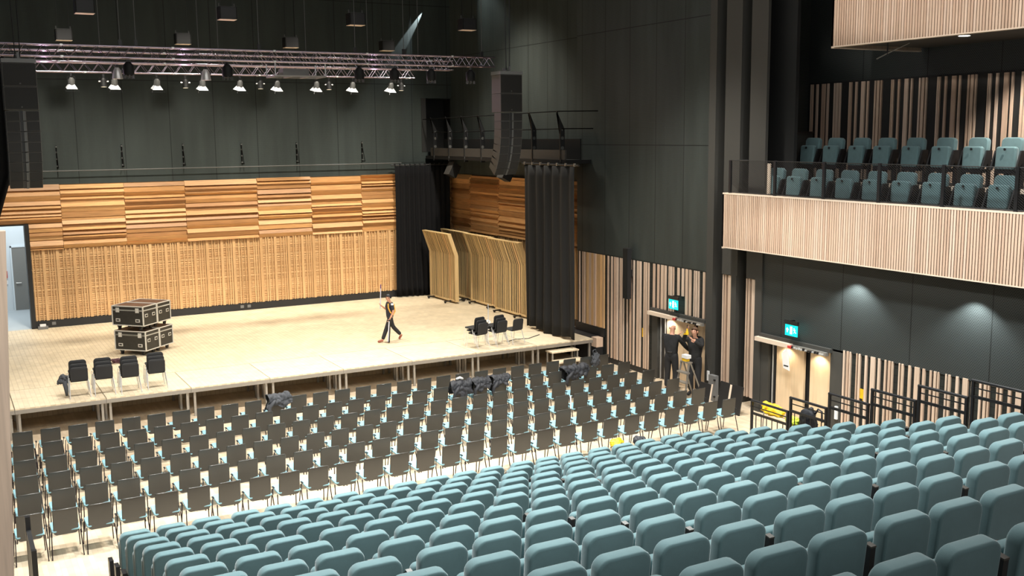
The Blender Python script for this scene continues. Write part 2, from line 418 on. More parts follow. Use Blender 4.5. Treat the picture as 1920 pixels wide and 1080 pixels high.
# piers and deep black bays between the two doors
mb = MB(); mb.box(16.95, -7.3, 0, 17.05, -4.9, 14.2); struct('wall_bay', mb, 'wall_black')
mb = MB()
mb.box(XW-.04, -5.10, 0, 16.97, -4.84, 14.2); mb.box(XW-.02, -6.02, 3.33, 16.97, -5.44, 14.2); mb.box(XW-.02, -6.93, 3.33, 16.97, -6.36, 4.1); mb.box(XW-.02, -5.99, 0, 16.97, -5.80, 3.33); mb.box(XW-.02, -6.93, 0, 16.97, -6.69, 3.33); mb.box(XW-.02, -6.93, 4.1, 16.46, -6.36, 14.2)
struct('column_right', mb, 'pier_grey')
m = MB()
for a, w in ((-5.44, .03), (-5.53, .04), (-5.65, .14), (-6.33, .03), (-6.42, .04), (-6.54, .14)): m.box(XW+.01, a-w*.95, .28, XW+.5, a, 3.31, rnd.choice((0, 1, 2)))
struct('wall_bay_slats', m, ['ash_0', 'ash_1', 'ash_2'])
D2A, D2B = -6.94, -9.24
mb = MB(); mb.box(XW+.02, -24, 2.02, 16.95, D2A, 4.1); struct('wall_right_mesh', mb, 'expanded_mesh')
mb = MB(); mb.box(XW+.04, -24, 0, 16.95, -9.56, 2.02); struct('wall_right_rear', mb, 'black_board')
m = MB(); slats(m, -9.60, -16.5, 0.0, 2.05, PAT, 1.17); struct('wall_right_rear_slats', m, ['ash_0', 'ash_1', 'ash_2'])

def double_door(idx, ya, yb, ztop, leafs):
    m = MB()                      # dark reveal
    m.box(XW+.0, ya-.26, 0, 16.95, ya, ztop, 0)
    m.box(XW+.02, yb-.32 if idx == 3 else yb-.02, 0, 16.95, yb+.03, ztop, 0)
    m.box(XW-.06, yb-.02, ztop-.04, 16.95, ya+.02, ztop+.05, 0)
    fr = struct('door_%d' % idx, m, ['pier_grey'])
    for a, b, nm in leafs:
        k = MB(); k.box(XW+.09, b, .01, XW+.15, a, ztop-.05)
        k.build(nm, 'door_wood', fr)
    return fr
d2 = double_door(2, D1A, D1B, 1.97, [(-3.02, -4.22, 'door_leaf'), (-4.38, -4.78, 'door_leaf')])
m = MB(); m.box(XW+.09, -3.0, .01, XW+.30, -2.72, 1.92, 0); m.box(XW+.07, -2.78, .01, XW+.2, -2.74, 1.92, 1); m.box(XW+.07, -2.98, .01, XW+.2, -2.95, 1.92, 1); m.build('door_edge', ['black_metal', 'chrome'], d2)
m = MB(); m.box(XW+.20, -4.8, .01, XW+.26, -2.7, 1.95); m.build('door_recess', 'wall_black', d2)
d3 = double_door(3, D2A, D2B, 1.97, [(-7.40, -8.32, 'door_leaf'), (-8.52, -9.20, 'door_leaf')])
m = MB(); m.box(XW+.20, -9.25, .01, XW+.26, -7.1, 1.95); m.build('door_recess', 'wall_black', d3)
m = MB(); m.box(XW+.09, -7.38, .01, XW+.30, -7.2, 1.92, 0); m.box(XW+.07, -7.30, .01, XW+.2, -7.27, 1.92, 1); m.build('door_edge', ['black_metal', 'chrome'], d3)
def operator(label, ya, yb, z):
    t = thing('door_operator', label, 'door operator', (XW-.07, ya, z))
    L = ya-yb
    m = MB(); m.box(-.10, -L*.52, -.10, .04, 0, 0); m.build('cover', 'ash_trim', t)
    m = MB(); m.box(-.06, -L, -.09, .04, -L*.52, -.01)
    m.build('rail', 'aluminium', t)
    r = random.Random(3)
    m = MB()
    for i in range(14):
        a = -L*.54-i*L*.032; m.box(-.10, a-.05*r.uniform(.5, 1), -.09+r.uniform(0, .02), -.06, a, -.02-r.uniform(0, .03), r.choice((0, 0, 1)))
    m.box(-.12, -L*.545, -.09, -.06, -L*.50, -.03, 2)
    m.build('mechanism', ['chrome', 'black_metal', 'red'], t)
    return t
operator('opened door operator above the door where two men work', -2.44, -4.80, 1.94)
operator('opened door operator above the rear door beside the railings', -6.88, -9.20, 1.94)

def exit_sign(label, x, yc, zc, wl=.40, h=.27):
    t = thing('exit_sign', label, 'exit sign', (x, yc, zc))
    m = MB(); m.box(-.02, -wl/2-.02, h/2, .03, wl/2+.02, h/2+.09); m.bar((0, 0, h/2+.09), (.10, 0, h/2+.09), .04); m.build('housing', 'black_metal', t)
    m = MB(); m.box(0, -wl/2, -h/2, .015, wl/2, h/2); m.build('panel', 'sign_teal', t)
    m = MB(); X = -.004                     # y decreases to the right of the picture
    def rect(y0, y1, z0, z1): m.box(X, min(-y0, -y1), z0, 0.0, max(-y0, -y1), z1)
    rect(-.035, .035, -.09, .09)                                # doorway
    m.quad((X, .165, .01), (X, .125, .055), (X, .125, -.035)); m.quad((X, .075, .01), (X, .125, .055), (X, .125, -.035)); m.box(X, .11, -.06, 0, .14, .02)  # arrow
    # running figure
    m.tube([(X, -.10, .055), (X, -.102, .055)], .018); m.bar((X, -.105, .035), (X, -.125, -.02), .02, .008); m.bar((X, -.125, -.02), (X, -.085, -.055), .015, .008); m.bar((X, -.125, -.02), (X, -.165, -.05), .015, .008)
    m.bar((X, -.105, .03), (X, -.075, .005), .012, .008); m.bar((X, -.105, .03), (X, -.145, .02), .012, .008)
    m.build('pictogram', 'sign_white', t)
    return t
exit_sign('lit teal exit sign over the stage-side door with two workmen', 16.22, -3.64, 2.29)
exit_sign('lit teal exit sign on the mesh wall over the rear door', 16.22, -8.14, 2.29)
for nm, lab, yy, zz in (('a', 'yellow box set between the slats left of the workmen door', -2.0, 1.2), ('b', 'yellow box set between the slats behind the railings', -10.13, 1.13)):
    t = thing('alarm_unit', lab, 'wall box', (XW+.06, yy, zz)); m = MB(); m.box(-.03, -.07, -.12, .05, .07, .14); m.build('casing', 'yellow', t)
    m = MB(); m.box(-.02, -.05, .2, .05, .05, .28) if nm == 'a' else m.box(-.035, -.05, -.12, -.03, .05, -.08); m.build('label_plate', 'white_plastic' if nm == 'a' else 'black_metal', t)

# ------------------------------------------------------------------ side balconies
def fascia(name, x, y0, y1, z0, z1, ret, extra=None):
    m = MB(); m.box(x+.02, y1, z0, x+.12, y0, z1, 0); o = struct(name, m, ['ash_groove'])
    m = MB(); y = y0; r = random.Random(int(z0*10))
    while y > y1:
        m.box(x, y-.047, z0, x+.035, y, z1, r.choice((0, 0, 1, 2))); y -= .0665
    m.box(x-.005, y1, z1-.01, x+.14, y0, z1+.025, 3); m.box(x-.003, y1, z0-.012, x+.12, y0, z0+.012, 3)
    if ret:
        m.box(x, y0-.06, z0, x+ret, y0, z1, 0); m.box(x, y0-.075, z0-.03, x+ret, y0+.004, z0, 3)
    m.build('fascia_slats', ['ash_0', 'ash_1', 'ash_2', 'ash_trim'], o)
    return o
fascia('wall_balcony_front', 16.0, -5.86, -20.5, 4.08, 5.42, .9)
fascia('wall_upper_balcony_front', 16.0, -9.32, -22.5, 8.74, 10.3, 2.76)
mb = MB(); mb.box(16.02, -20.5, 4.08, 18.8, -7.05, 4.2); struct('slab_balcony', mb, 'soffit')
mb = MB(); mb.box(16.1, -20.5, 4.2, 17.15, -5.95, 5.05); struct('floor_balcony', mb, 'balcony_floor')
mb = MB(); mb.box(17.15, -20.5, 4.2, 18.9, -6.0, 5.76); struct('floor_balcony_tier', mb, 'tier_black')
mb = MB(); mb.box(17.13, -20.5, 5.70, 17.22, -6.0, 5.785); struct('lit_tier_edge', mb, 'ash_trim')  # pale strip painted in for the lit top edge of the tier
mb = MB(); mb.box(16.1, -22.5, 8.80, 19, -9.38, 8.95); struct('slab_upper_balcony', mb, 'soffit')
mb = MB(); mb.box(18.86, -22.5, 5.2, 19.1, -4.6, 14.2); struct('wall_balcony_back', mb, 'expanded_mesh')
m = MB(); slats(m, -5.93, -15.0, 5.76, 8.13, [(0, .035), (.045, .035), (.2, .055), (.39, .11), (.57, .05), (.80, .045), (.88, .07), (.99, .035)], 1.30, x0=18.79)
struct('wall_balcony_slats', m, ['ash_0', 'ash_1', 'ash_2'])
mb = MB(); mb.box(18.83, -15.1, 5.76, 18.86, -5.85, 8.16); struct('wall_balcony_slat_backing', mb, 'wall_black')
m = MB(); m.prism([(16.46, -6.55), (18.85, -5.80), (18.85, -5.70), (16.46, -6.45)], 'z', 4.2, 14.2); struct('wall_balcony_end', m, 'expanded_mesh_cross')
# railing posts, wires and net
t = thing('balcony_railing', 'black railing with diagonal net along the timber balcony front', 'railing', (0, 0, 0))
RX = 16.04
for y in (-6.08, -7.65, -9.19, -10.74, -12.33, -13.92):
    m = MB(); m.box(RX-.02, y-.035, 5.43, RX+.03, y+.035, 6.27 if y < -6.5 else 6.25); m.build('post', 'black_metal', t)
for z in (6.25, 5.47):
    m = MB(); m.tube([(RX, -6.06, z), (RX, -20, z)], .010, 6); m.build('wire', 'net_black', t)
m = MB(); m.tube([(RX, -6.06, 6.25), (16.42, -6.3, 6.25)], .010, 6); m.build('wire', 'net_black', t)
m = MB()
y = -5.4
while y > -16.2:
    a, b = (y, 6.24), (y-1.05, 5.47)
    if y > -6.08:
        f = (y+6.08)/1.05; a = (-6.08, 6.24-.77*f)
    m.bar((RX, a[0], a[1]), (RX, b[0], b[1]), .004, .0095); y -= .064
m.build('net', 'net_black', t)
# high mesh screens at the left end of the balcony
t = thing('mesh_screen', 'black perforated screen at the stage end of the balcony', 'screen', (17.25, -6.95, 5.76))
m = MB(); m.prism([(0, .10), (1.45, .84), (1.45, .80), (0, .06)], 'z', .2, 1.15); m.build('mesh', 'expanded_mesh_cross', t)
m = MB(); m.bar((0, .07, 1.15), (1.45, .81, 1.15), .05); m.bar((0, .07, .2), (1.45, .81, .2), .05); m.bar((0, .07, .0), (0, .07, 1.15), .05); m.build('screen_frame', 'black_metal', t)
m = MB()
m.box(16.46, -7.02, 5.44, 16.50, -6.80, 6.18); o = m.build('lit_pier_face', 'ash_trim'); tag(o, 'pale plate standing for the lit face of the pier at the balcony end', 'plate')  # light on the pier face, put in as a pale plate
t = thing('ceiling_downlight', 'round lit downlight under the upper balcony', 'downlight', (16.94, -11.93, 8.80))
m = MB(); m.tube([(0, 0, -.012), (0, 0, .0)], .125, 20); m.build('trim_ring', 'white_metal', t)
m = MB(); m.tube([(0, 0, -.016), (0, 0, -.011)], .105, 20); m.build('lens', 'lamp_glow', t)
t = thing('lighting_boom', 'thin black bracket hanging under the corner of the upper balcony', 'bracket', (16.6, -10.32, 8.80))
m = MB(); m.tube([(0, 0, 0), (0, 0, -.30)], .015, 6); m.build('hanging_stem', 'black_metal', t)
m = MB(); m.tube([(.25, -.35, -.05), (0, 0, -.25), (-.15, .15, -.36)], .014, 6); m.build('arm', 'aluminium', t)

# ------------------------------------------------------------------ tip-up seats
def make_seat(arms):
    t = thing('theatre_seat', '', 'theatre seat')
    T = Matrix.Translation((0, .0, .40)) @ Matrix.Rotation(math.radians(6), 4, 'X')
    m = MB(); m.slab(.458, .60, .115, .095, .05, .020, T=T, seg=6); m.build('backrest', 'teal', t, smooth=True, angle=.9)
    T = Matrix.Translation((0, .145, .36)) @ Matrix.Rotation(math.radians(3), 4, 'X')
    m = MB(); m.slab(.45, .46, .11, .06, .05, .03, T=T); s = m.build('seat', 'teal_dark', t, smooth=True, angle=.9)
    m = MB(); m.tube([(0, .20, .765), (0, .215, .765)], .026, 10); m.build('seat_plate', 'black_plastic', s)
    m = MB(); m.box(-.22, .0, .28, .22, .16, .36); m.box(-.05, .02, .0, .05, .12, .3); m.box(-.14, -.02, .0, .14, .18, .02); m.build('pedestal', 'black_metal', t)
    if arms:
        for s_ in (-1, 1):
            m = MB(); x = s_*.285
            m.prism([(-.06, .74), (.10, .74), (.24, .36), (.20, .34), (.02, .52), (-.06, .55)], 'x', x-.018, x+.018); m.box(x-.02, -.02, 0, x+.02, .06, .55); m.build('armrest', 'black_metal', t)
    else:
        m = MB(); m.prism([(-.085, .83), (-.03, .84), (.27, .62), (.27, .58), (.02, .50), (.10, .0), (-.02, 0)], 'x', -.024, .024, 0); m.prism([(-.088, .83), (-.03, .84), (-.03, .852), (-.088, .842)], 'x', -.026, .026, 1)
        o = m.build('armrest', ['black_plastic', 'bronze_cap'], t); o.location.x = .305
    return t
seat0 = make_seat(False)
used = [False]
ROWN = 10
def row_xs(k):
    if k == 1: pat = [3]*6+[2]
    else: pat = [3, 4, 4, 4, 3, 2]
    xs, last, x = [], [], 0.
    for g in pat:
        for i in range(g):
            xs.append(x); last.append(i == g-1); x += .53 if i < g-1 else .61
    sc = 10.6/xs[-1]
    return [a*sc for a in xs], last
def visible(x, y, z):
    q = [project((x+a, y+b, z+c)) for a in (-.25, .25) for b in (-.05, .05) for c in (.45, .98)]
    us = [a for a, _ in q]; vs = [b for _, b in q]
    return max(us) > 4 and min(us) < 1916 and max(vs) > 4 and min(vs) < 1078 and min(us) > -9000
tier = []
for k in range(1, 15):
    yk = -10.05-1.02*(k-1); zk = .04+.297*(k-1); xl = 1.03-.043*(k-1)
    tier.append((yk, zk, xl))
    xs, last = row_xs(k)
    row = [(xl+a, yk-.0115*a, zk, l) for a, l in zip(xs, last)]
    vis = [i for i, q in enumerate(row) if visible(*q[:3])]
    n = len(row)
    for i in vis:
        x, y, z, l = row[i]
        if k <= 8:
            j, end = (i, 'left end') if i < n/2 else (n-1-i, 'right end')
            pos = '%s from the %s' % (ORD[j], end) if j else 'at the %s' % end
        else:
            fl, fr = i-vis[0], vis[-1]-i
            j, end = (fl, 'bottom edge of the photo') if fl <= fr else (fr, 'right edge of the photo')
            pos = '%s from the %s' % (ORD[j], end)
        lab = 'teal tip-up seat %s, %s %s' % (pos, ORD[k-1], 'row of the raked seating' if k <= 8 else 'raked row')
        if l and not used[0]:
            used[0] = True; seat0.location = (x, y, z); seat0['label'] = lab; seat0['group'] = 'teal seats of the raked seating'
            keep_arm = l
            first_seat = seat0
        else:
            dup(seat0, (x, y, z), rnd.uniform(-.012, .012), lab, 'teal seats of the raked seating', () if l else ('armrest',))
# tiers
mb = MB()
for k, (yk, zk, xl) in enumerate(tier):
    y1 = yk+.70; y0 = yk-.34
    mb.box(xl-.42, y0-.02, 0, xl+12.35-.0*k, y1, zk)
struct('floor_raked_tiers', mb, 'tier_carpet')
mb = MB()
for k, (yk, zk, xl) in enumerate(tier[:9]):
    mb.box(xl-.47, yk-.34, 0, xl-.42, yk+.70, zk+.02)
    mb.box(xl-.40, yk-.12, zk, xl-.34, yk+.05, zk+.62)
struct('trim_3', mb, 'black_metal')
# right hand stair with stepped guard rails
mb = MB()
for k in range(0, 9):
    mb.box(12.36, -9.85-1.02*(k+1), 0, 13.62, -9.85-1.02*k, .18+.297*k)
struct('floor_stair', mb, 'tier_black')
SX = 13.66
def guard(label, ya, yb, z, bars):
    t = thing('guard_rail', label, 'railing', (SX, ya, z))
    L = ya-yb
    m = MB(); m.tube([(0, -.005, 0), (0, -L+.005, 0)], .027, 10); m.build('handrail', 'black_metal', t)
    m = MB(); m.bar((0, 0, -.12), (0, -L, -.12), .012, .02); m.build('rail', 'black_metal', t)
    m = MB(); m.bar((0, 0, -.27), (0, -L, -.27), .03, .05); m.build('rail', 'black_metal', t)
    for yy in (-.03, -L+.03):
        m = MB(); m.bar((0, yy, 0), (0, yy, -z if z < 1.6 else -1.5), .045, .045); m.build('post', 'black_metal', t)
    if bars:
        for i in range(1, 7):
            m = MB(); yy = -L*i/7; m.bar((0, yy, -.27), (0, yy, -1.0), .014, .014); m.build('baluster', 'black_metal', t)
    return t
gl = ['lowest black guard rail with bars in front of the yellow jacket', 'second black guard rail up, with bars, in front of the pale rear door', 'third black guard rail up the stair, before the rear door jamb',
      'fourth black guard rail up the stair', 'fifth black guard rail up the stair', 'topmost visible black guard rail of the stair']
for i, (ya, yb, z) in enumerate([(-9.66, -10.78, 1.28), (-10.80, -11.82, 1.59), (-11.84, -12.85, 1.90), (-12.88, -13.90, 2.20), (-13.92, -14.94, 2.49), (-14.99, -15.97, 2.81)]):
    guard(gl[i], ya, yb, z, i < 2)
# balcony seats: same tip-up seat with an arm on either side, turned towards the hall
bs0 = make_seat(True)
n = 0
for row, (x, z, ys) in enumerate(((16.72, 5.07, [-6.98, -7.72, -8.50, -9.27, -10.05, -10.84, -11.63, -12.41, -13.17]), (17.68, 5.78, [-7.17, -7.91, -8.70, -9.44, -10.24, -11.03, -11.82, -12.59]))):
    for i, y in enumerate(ys):
        lab = 'teal balcony seat %s from the stage end, %s row' % (ORD[i], ('front', 'back')[row]) if i else 'teal balcony seat nearest the stage, %s row' % ('front', 'back')[row]
        if n == 0: bs0.location = (x, y, z); bs0.rotation_euler = (0, 0, PI/2); bs0['label'] = lab; bs0['group'] = 'tip-up seats on the balcony'
        else: dup(bs0, (x, y, z), PI/2, lab, 'tip-up seats on the balcony')
        n += 1

# ------------------------------------------------------------------ audience chairs
def make_chair():
    t = thing('audience_chair', '', 'chair')
    T = Matrix.Translation((0, -.02, .385)) @ Matrix.Rotation(math.radians(7), 4, 'X')
    m = MB(); m.slab(.392, .45, .022, .03, .05, .008, curve=.05, T=T, seg=4)
    m.v = [(x, y, z + (.012*(2*x/.43)**2 if z > .6 else 0)) for x, y, z in m.v]
    m.build('backrest', 'chair_shell', t, smooth=True, angle=.7)
    T = Matrix.Translation((0, .02, .44)) @ Matrix.Rotation(-PI/2, 4, 'X')
    m = MB(); m.slab(.44, .44, .035, .06, .03, .012, T=Matrix.Translation((0, .0, .45)) @ Matrix.Rotation(-PI/2+.05, 4, 'X')); m.build('seat', 'chair_pad', t, smooth=True, angle=.8)
    for s in (-1, 1):
        m = MB(); m.tube([(s*.225, .02, .43), (s*.235, -.03, .22), (s*.245, -.09, .0)], .010, 6); m.build('leg', 'chair_tube', t)
        m = MB(); m.tube([(s*.225, .36, .43), (s*.235, .41, .22), (s*.245, .45, .0)], .010, 6); m.build('leg', 'chair_tube', t)
    m = MB(); m.cbox((.255, .06, .565), (.030, .09, .016)); m.tube([(.255, .06, .56), (.235, .02, .43)], .007, 5); m.build('armrest', 'black_plastic', t)
    return t
chair0 = make_chair(); used2 = False
ROWS = [(-.22, 14.49, -2.50, -2.48), (-.28, 14.46, -3.58, -3.57), (-.33, 14.45, -4.68, -4.67), (-.38, 14.38, -5.76, -5.79), (-.42, 14.29, -6.84, -6.90), (-.51, 14.26, -7.94, -8.05)]
for ri, (xa, xb, ya, yb) in enumerate(ROWS):
    for i in range(28):
        f = i/27; x = xa+(xb-xa)*f+.215; y = ya+(yb-ya)*f+.04
        j, end = (i, 'left') if i < 14 else (27-i, 'right')
        lab = 'grey-backed audience chair %s, %s row from the stage' % (('%s from the %s end' % (ORD[j], end)) if j else ('at the %s end' % end), ORD[ri])
        x += rnd.uniform(-.006, .006); y += rnd.uniform(-.012, .012); rz = rnd.uniform(-.02, .02)
        if not used2:
            used2 = True; chair0.location = (x, y, 0); chair0.rotation_euler = (0, 0, rz); chair0['label'] = lab; chair0['group'] = 'grey chairs in rows before the stage'
        else: dup(chair0, (x, y, 0), rz, lab, 'grey chairs in rows before the stage')

# ------------------------------------------------------------------ stage decks
def make_deck():
    t = thing('stage_deck', '', 'stage deck')
    m = MB(); m.box(.009, .004, .715, 1.991, .996, .75); m.build('deck_board', 'deck_top', t)
    m = MB()
    for a in ((0, 0, 2, .05), (0, .95, 2, 1), (0, .05, .05, .95), (1.95, .05, 2, .95)): m.box(a[0]+.003, a[1]+.003, .62, a[2]-.003, a[3]-.003, .715)
    m.build('deck_frame', 'aluminium', t)
    for x, y in ((.09, .08), (1.91, .08), (.09, .92), (1.91, .92)):
        m = MB(); m.box(x-.028, y-.028, 0, x+.028, y+.028, .62); m.build('leg', 'aluminium', t)
    return t
dk = make_deck(); first = True
for j in range(2):
    for i in range(-1, 8):
        lab = '%s stage deck, %s from the %s corner' % (('front-row', 'second-row')[j], ORD[i+1] if i < 4 else ORD[7-i], 'left' if i < 4 else 'right')
        if first: dk.location = (2*i, j*1.003, 0); dk['label'] = lab; dk['group'] = 'aluminium stage decks along the stage edge'; first = False
        else: dup(dk, (2*i, j*1.003, 0), 0, lab, 'aluminium stage decks along the stage edge')
t = thing('wooden_step', 'pale two-tread wooden step against the right stage front', 'steps', (14.38, -.62, 0))
for a, zz, nm in ((.36, .54, 'tread'), (.0, .30, 'tread')):
    m = MB(); m.box(0, a, zz-.04, .95, a+.38, zz); m.build(nm, 'deck_top', t)
    for xx in (.04, .91):
        for yy in (.04, .34):
            m = MB(); m.box(xx-.02, a+yy-.02, 0, xx+.02, a+yy+.02, zz-.04); m.build('leg', 'aluminium', t)
m = MB(); m.box(16.14, .02, .45, 16.38, .30, .74); o = m.build('timber_block', 'ash_0'); tag(o, 'light timber block at the right end of the stage', 'block')
m = MB(); m.box(16.14, .02, 0, 16.38, .30, .44); struct('trim_4', m, 'skirting_black')

# ------------------------------------------------------------------ chairs on the stage (black shells, chromed legs)
def make_stage_chair():
    t = thing('stage_chair', '', 'chair')
    T = Matrix.Translation((0, 0, .40)) @ Matrix.Rotation(math.radians(8), 4, 'X')
    m = MB(); m.slab(.40, .36, .03, .07, .05, .012, curve=-.02, T=T); m.build('backrest', 'black_upholstery', t, smooth=True, angle=.8)
    m = MB(); m.slab(.39, .40, .035, .05, .03, .012, T=Matrix.Translation((0, .0, .40)) @ Matrix.Rotation(-PI/2+.06, 4, 'X')); m.build('seat', 'black_upholstery', t, smooth=True, angle=.8)
    for s in (-1, 1):
        m = MB(); m.tube([(s*.208, .04, .395), (s*.214, .02, .34), (s*.235, -.09, .0)], .011, 6); m.build('leg', 'chrome', t)
        m = MB(); m.tube([(s*.208, .34, .385), (s*.214, .36, .34), (s*.235, .42, .0)], .011, 6); m.build('leg', 'chrome', t)
    return t
sc0 = make_stage_chair(); first = True
names = ['leftmost stack at the left stage front', 'second stack from the left at the stage front', 'third stack from the left at the stage front', 'stack nearest the flight cases']
lv = ['bottom', 'middle', 'top']
def put_chair(loc, rz, lab, grp):
    global first
    if first: sc0.location = loc; sc0.rotation_euler = (0, 0, rz); sc0['label'] = lab; sc0['group'] = grp; first = False
    else: dup(sc0, loc, rz, lab, grp)
for si, (x, y) in enumerate(((1.47, .40), (2.03, .36), (2.62, .24), (3.26, .34))):
    for k in range(3):
        put_chair((x-.004*k, y+.075*k, SZ+.004+.075*k), -.02, 'black chair, %s of three in the %s' % (lv[k], names[si]), 'black chairs stacked on the stage')
for si, (x, y, rz) in enumerate(((12.45, .50, .28), (13.10, .52, .24))):
    for k in range(3):
        d = Vector((-math.sin(rz), math.cos(rz), 0))*.075*k
        put_chair((x+d.x, y+d.y, SZ+.004+.075*k), rz, 'black chair, %s of three in the %s stack at the right stage front' % (lv[k], ('left', 'right')[si]), 'black chairs stacked on the stage')
put_chair((13.66, .56, SZ+.004), .22, 'single black chair standing beside the hanging black curtain', 'black chairs stacked on the stage')

# ------------------------------------------------------------------ flight cases
def make_case():
    t = thing('flight_case', '', 'flight case')
    W, D, H = 1.03, .62, .55; zb = .15
    m = MB(); m.box(-W/2, -D/2, zb, W/2, D/2, zb+H*.78); m.build('body', 'case_black', t)
    ld = MB(); ld.box(-W/2, -D/2, zb+H*.80, W/2, D/2, zb+H, 0); ld.quad((-W/2+.03, -D/2+.03, zb+H+.003), (W/2-.03, -D/2+.03, zb+H+.003), (W/2-.03, D/2-.03, zb+H+.003), (-W/2+.03, D/2-.03, zb+H+.003)); ld.m[-1] = 1
    ld = ld.build('lid', ['case_black', 'case_lid'], t)
    m = MB(); e = .014
    X, Y = W/2, D/2
    for z0, z1 in ((zb, zb+H*.79), (zb+H*.80, zb+H)):
        for sx in (-1, 1):
            for sy in (-1, 1): m.bar((sx*X, sy*Y, z0), (sx*X, sy*Y, z1), .03)
        for z in (z0, z1):
            for s in (-1, 1): m.bar((-X, s*Y, z), (X, s*Y, z), .026); m.bar((s*X, -Y, z), (s*X, Y, z), .026)
    m.build('edging', 'case_edge', t)
    for x in (-.33, .33):
        m = MB(); m.box(x-.055, -Y-.02, zb+H*.68, x+.055, -Y, zb+H*.92); m.build('latch', 'case_edge', t)
        m = MB(); m.box(x-.07, -Y-.012, zb+.10, x+.07, -Y, zb+.19, 0); m.box(x-.045, -Y-.016, zb+.125, x+.045, -Y-.01, zb+.165, 1); m.build('handle', ['case_edge', 'black_metal'], t)
        m = MB(); m.box(X, x*.5-.06, zb+.24, X+.012, x*.5+.06, zb+.33, 0); m.box(X+.01, x*.5-.04, zb+.26, X+.016, x*.5+.04, zb+.31, 1); m.build('handle', ['case_edge', 'black_metal'], t)
    for sx in (-1, 1):
        for sy in (-1, 1):
            m = MB(); m.tube([(sx*.36-.025, sy*.22, .05), (sx*.36+.025, sy*.22, .05)], .05, 12); m.box(sx*.36-.05, sy*.22-.04, .085, sx*.36+.05, sy*.22+.04, zb); m.build('caster', 'black_metal', t)
    return t
fc = make_case(); first_c = True
rz = -.80
bdir = Vector((math.sin(.80), math.cos(.80), 0)); base = Vector((3.365, 4.93, SZ)) + bdir*.31
spots = [(base, 'lower flight case at the front of the double stack'), (base+bdir*.66, 'lower flight case at the rear of the double stack'), (base+Vector((-.03, 0, .725)), 'upper flight case at the front of the double stack, brown lid'), (base+bdir*.66+Vector((-.03, 0, .725)), 'upper flight case at the rear of the double stack')]
for i, (p, lab) in enumerate(spots):
    if i == 0: fc.location = p; fc.rotation_euler = (0, 0, rz); fc['label'] = lab; fc['group'] = 'flight cases stacked on the stage'
    else: dup(fc, p, rz, lab, 'flight cases stacked on the stage')

# ------------------------------------------------------------------ acoustic shell towers on dollies
def make_shell():
    t = thing('acoustic_panel', '', 'acoustic panel')
    W = 2.08; zk, zt, lean = 1.78, 2.58, .28        # kink height, top height, lean of the upper part
    m = MB(); m.prism([(.0, .10), (-.06, .10), (-.06, zk), (-.06-lean, zt), (-lean, zt), (0, zk)], 'y', 0, W); m.build('backing', 'shell_back', t)
    m = MB(); r = random.Random(5); y = .01
    while y < W-.03:
        w = r.choice((.04, .055, .09, .12)); w = min(w, W-y); d = .072 if w > .08 else .078
        m.prism([(-.06, .09), (-d, .09), (-d, zk+.02), (-d-lean, zt), (-.06-lean, zt), (-.06, zk)], 'y', y, y+w, r.choice((0, 0, 1))); y += w+r.choice((.045, .06, .075))
    m.build('slat_face', ['shell_wood', 'oak_upright_2'], t)
    m = MB(); m.prism([(.02, .06), (-.14, .06), (-.14, .11), (.02, .11)], 'y', -.01, W+.01); m.prism([(-lean+.01, zt), (-lean-.14, zt), (-lean-.14, zt+.03), (-lean+.01, zt+.03)], 'y', -.01, W+.01)
    for a in (0, W): m.prism([(.01, .1), (-.14, .1), (-.14, zk), (-lean-.14, zt), (-lean+.01, zt), (.01, zk)], 'y', a-.012, a+.012)
    m.build('edge_trim', 'shell_wood', t)
    for yy in (.35, W-.35):
        m = MB(); m.box(-.42, yy-.035, .05, .45, yy+.035, .09); m.box(.02, yy-.03, .09, .08, yy+.03, 1.3)
        f = m.build('foot', 'black_metal', t)
        for xx in (-.38, .41):
            k = MB(); k.tube([(xx, yy-.02, .035), (xx, yy+.02, .035)], .034, 10); k.build('caster', 'black_metal', f)
    return t
sh = make_shell()
sh.location = (15.44, 8.16, SZ); sh.rotation_euler = (0, 0, .03); sh['label'] = 'slatted acoustic panel rolled forward beside the rear black curtain'; sh['group'] = 'timber acoustic panels on stage'
for (x, y, lab, rz) in ((16.22, 8.30, 'shaded slatted acoustic panel behind the one rolled forward', .0), (16.17, 6.16, 'middle slatted acoustic panel along the stage side wall', .02), (16.08, 4.02, 'slatted acoustic panel partly behind the hanging front curtain', .03)):
    dup(sh, (x, y, SZ), rz, lab, 'timber acoustic panels on stage')

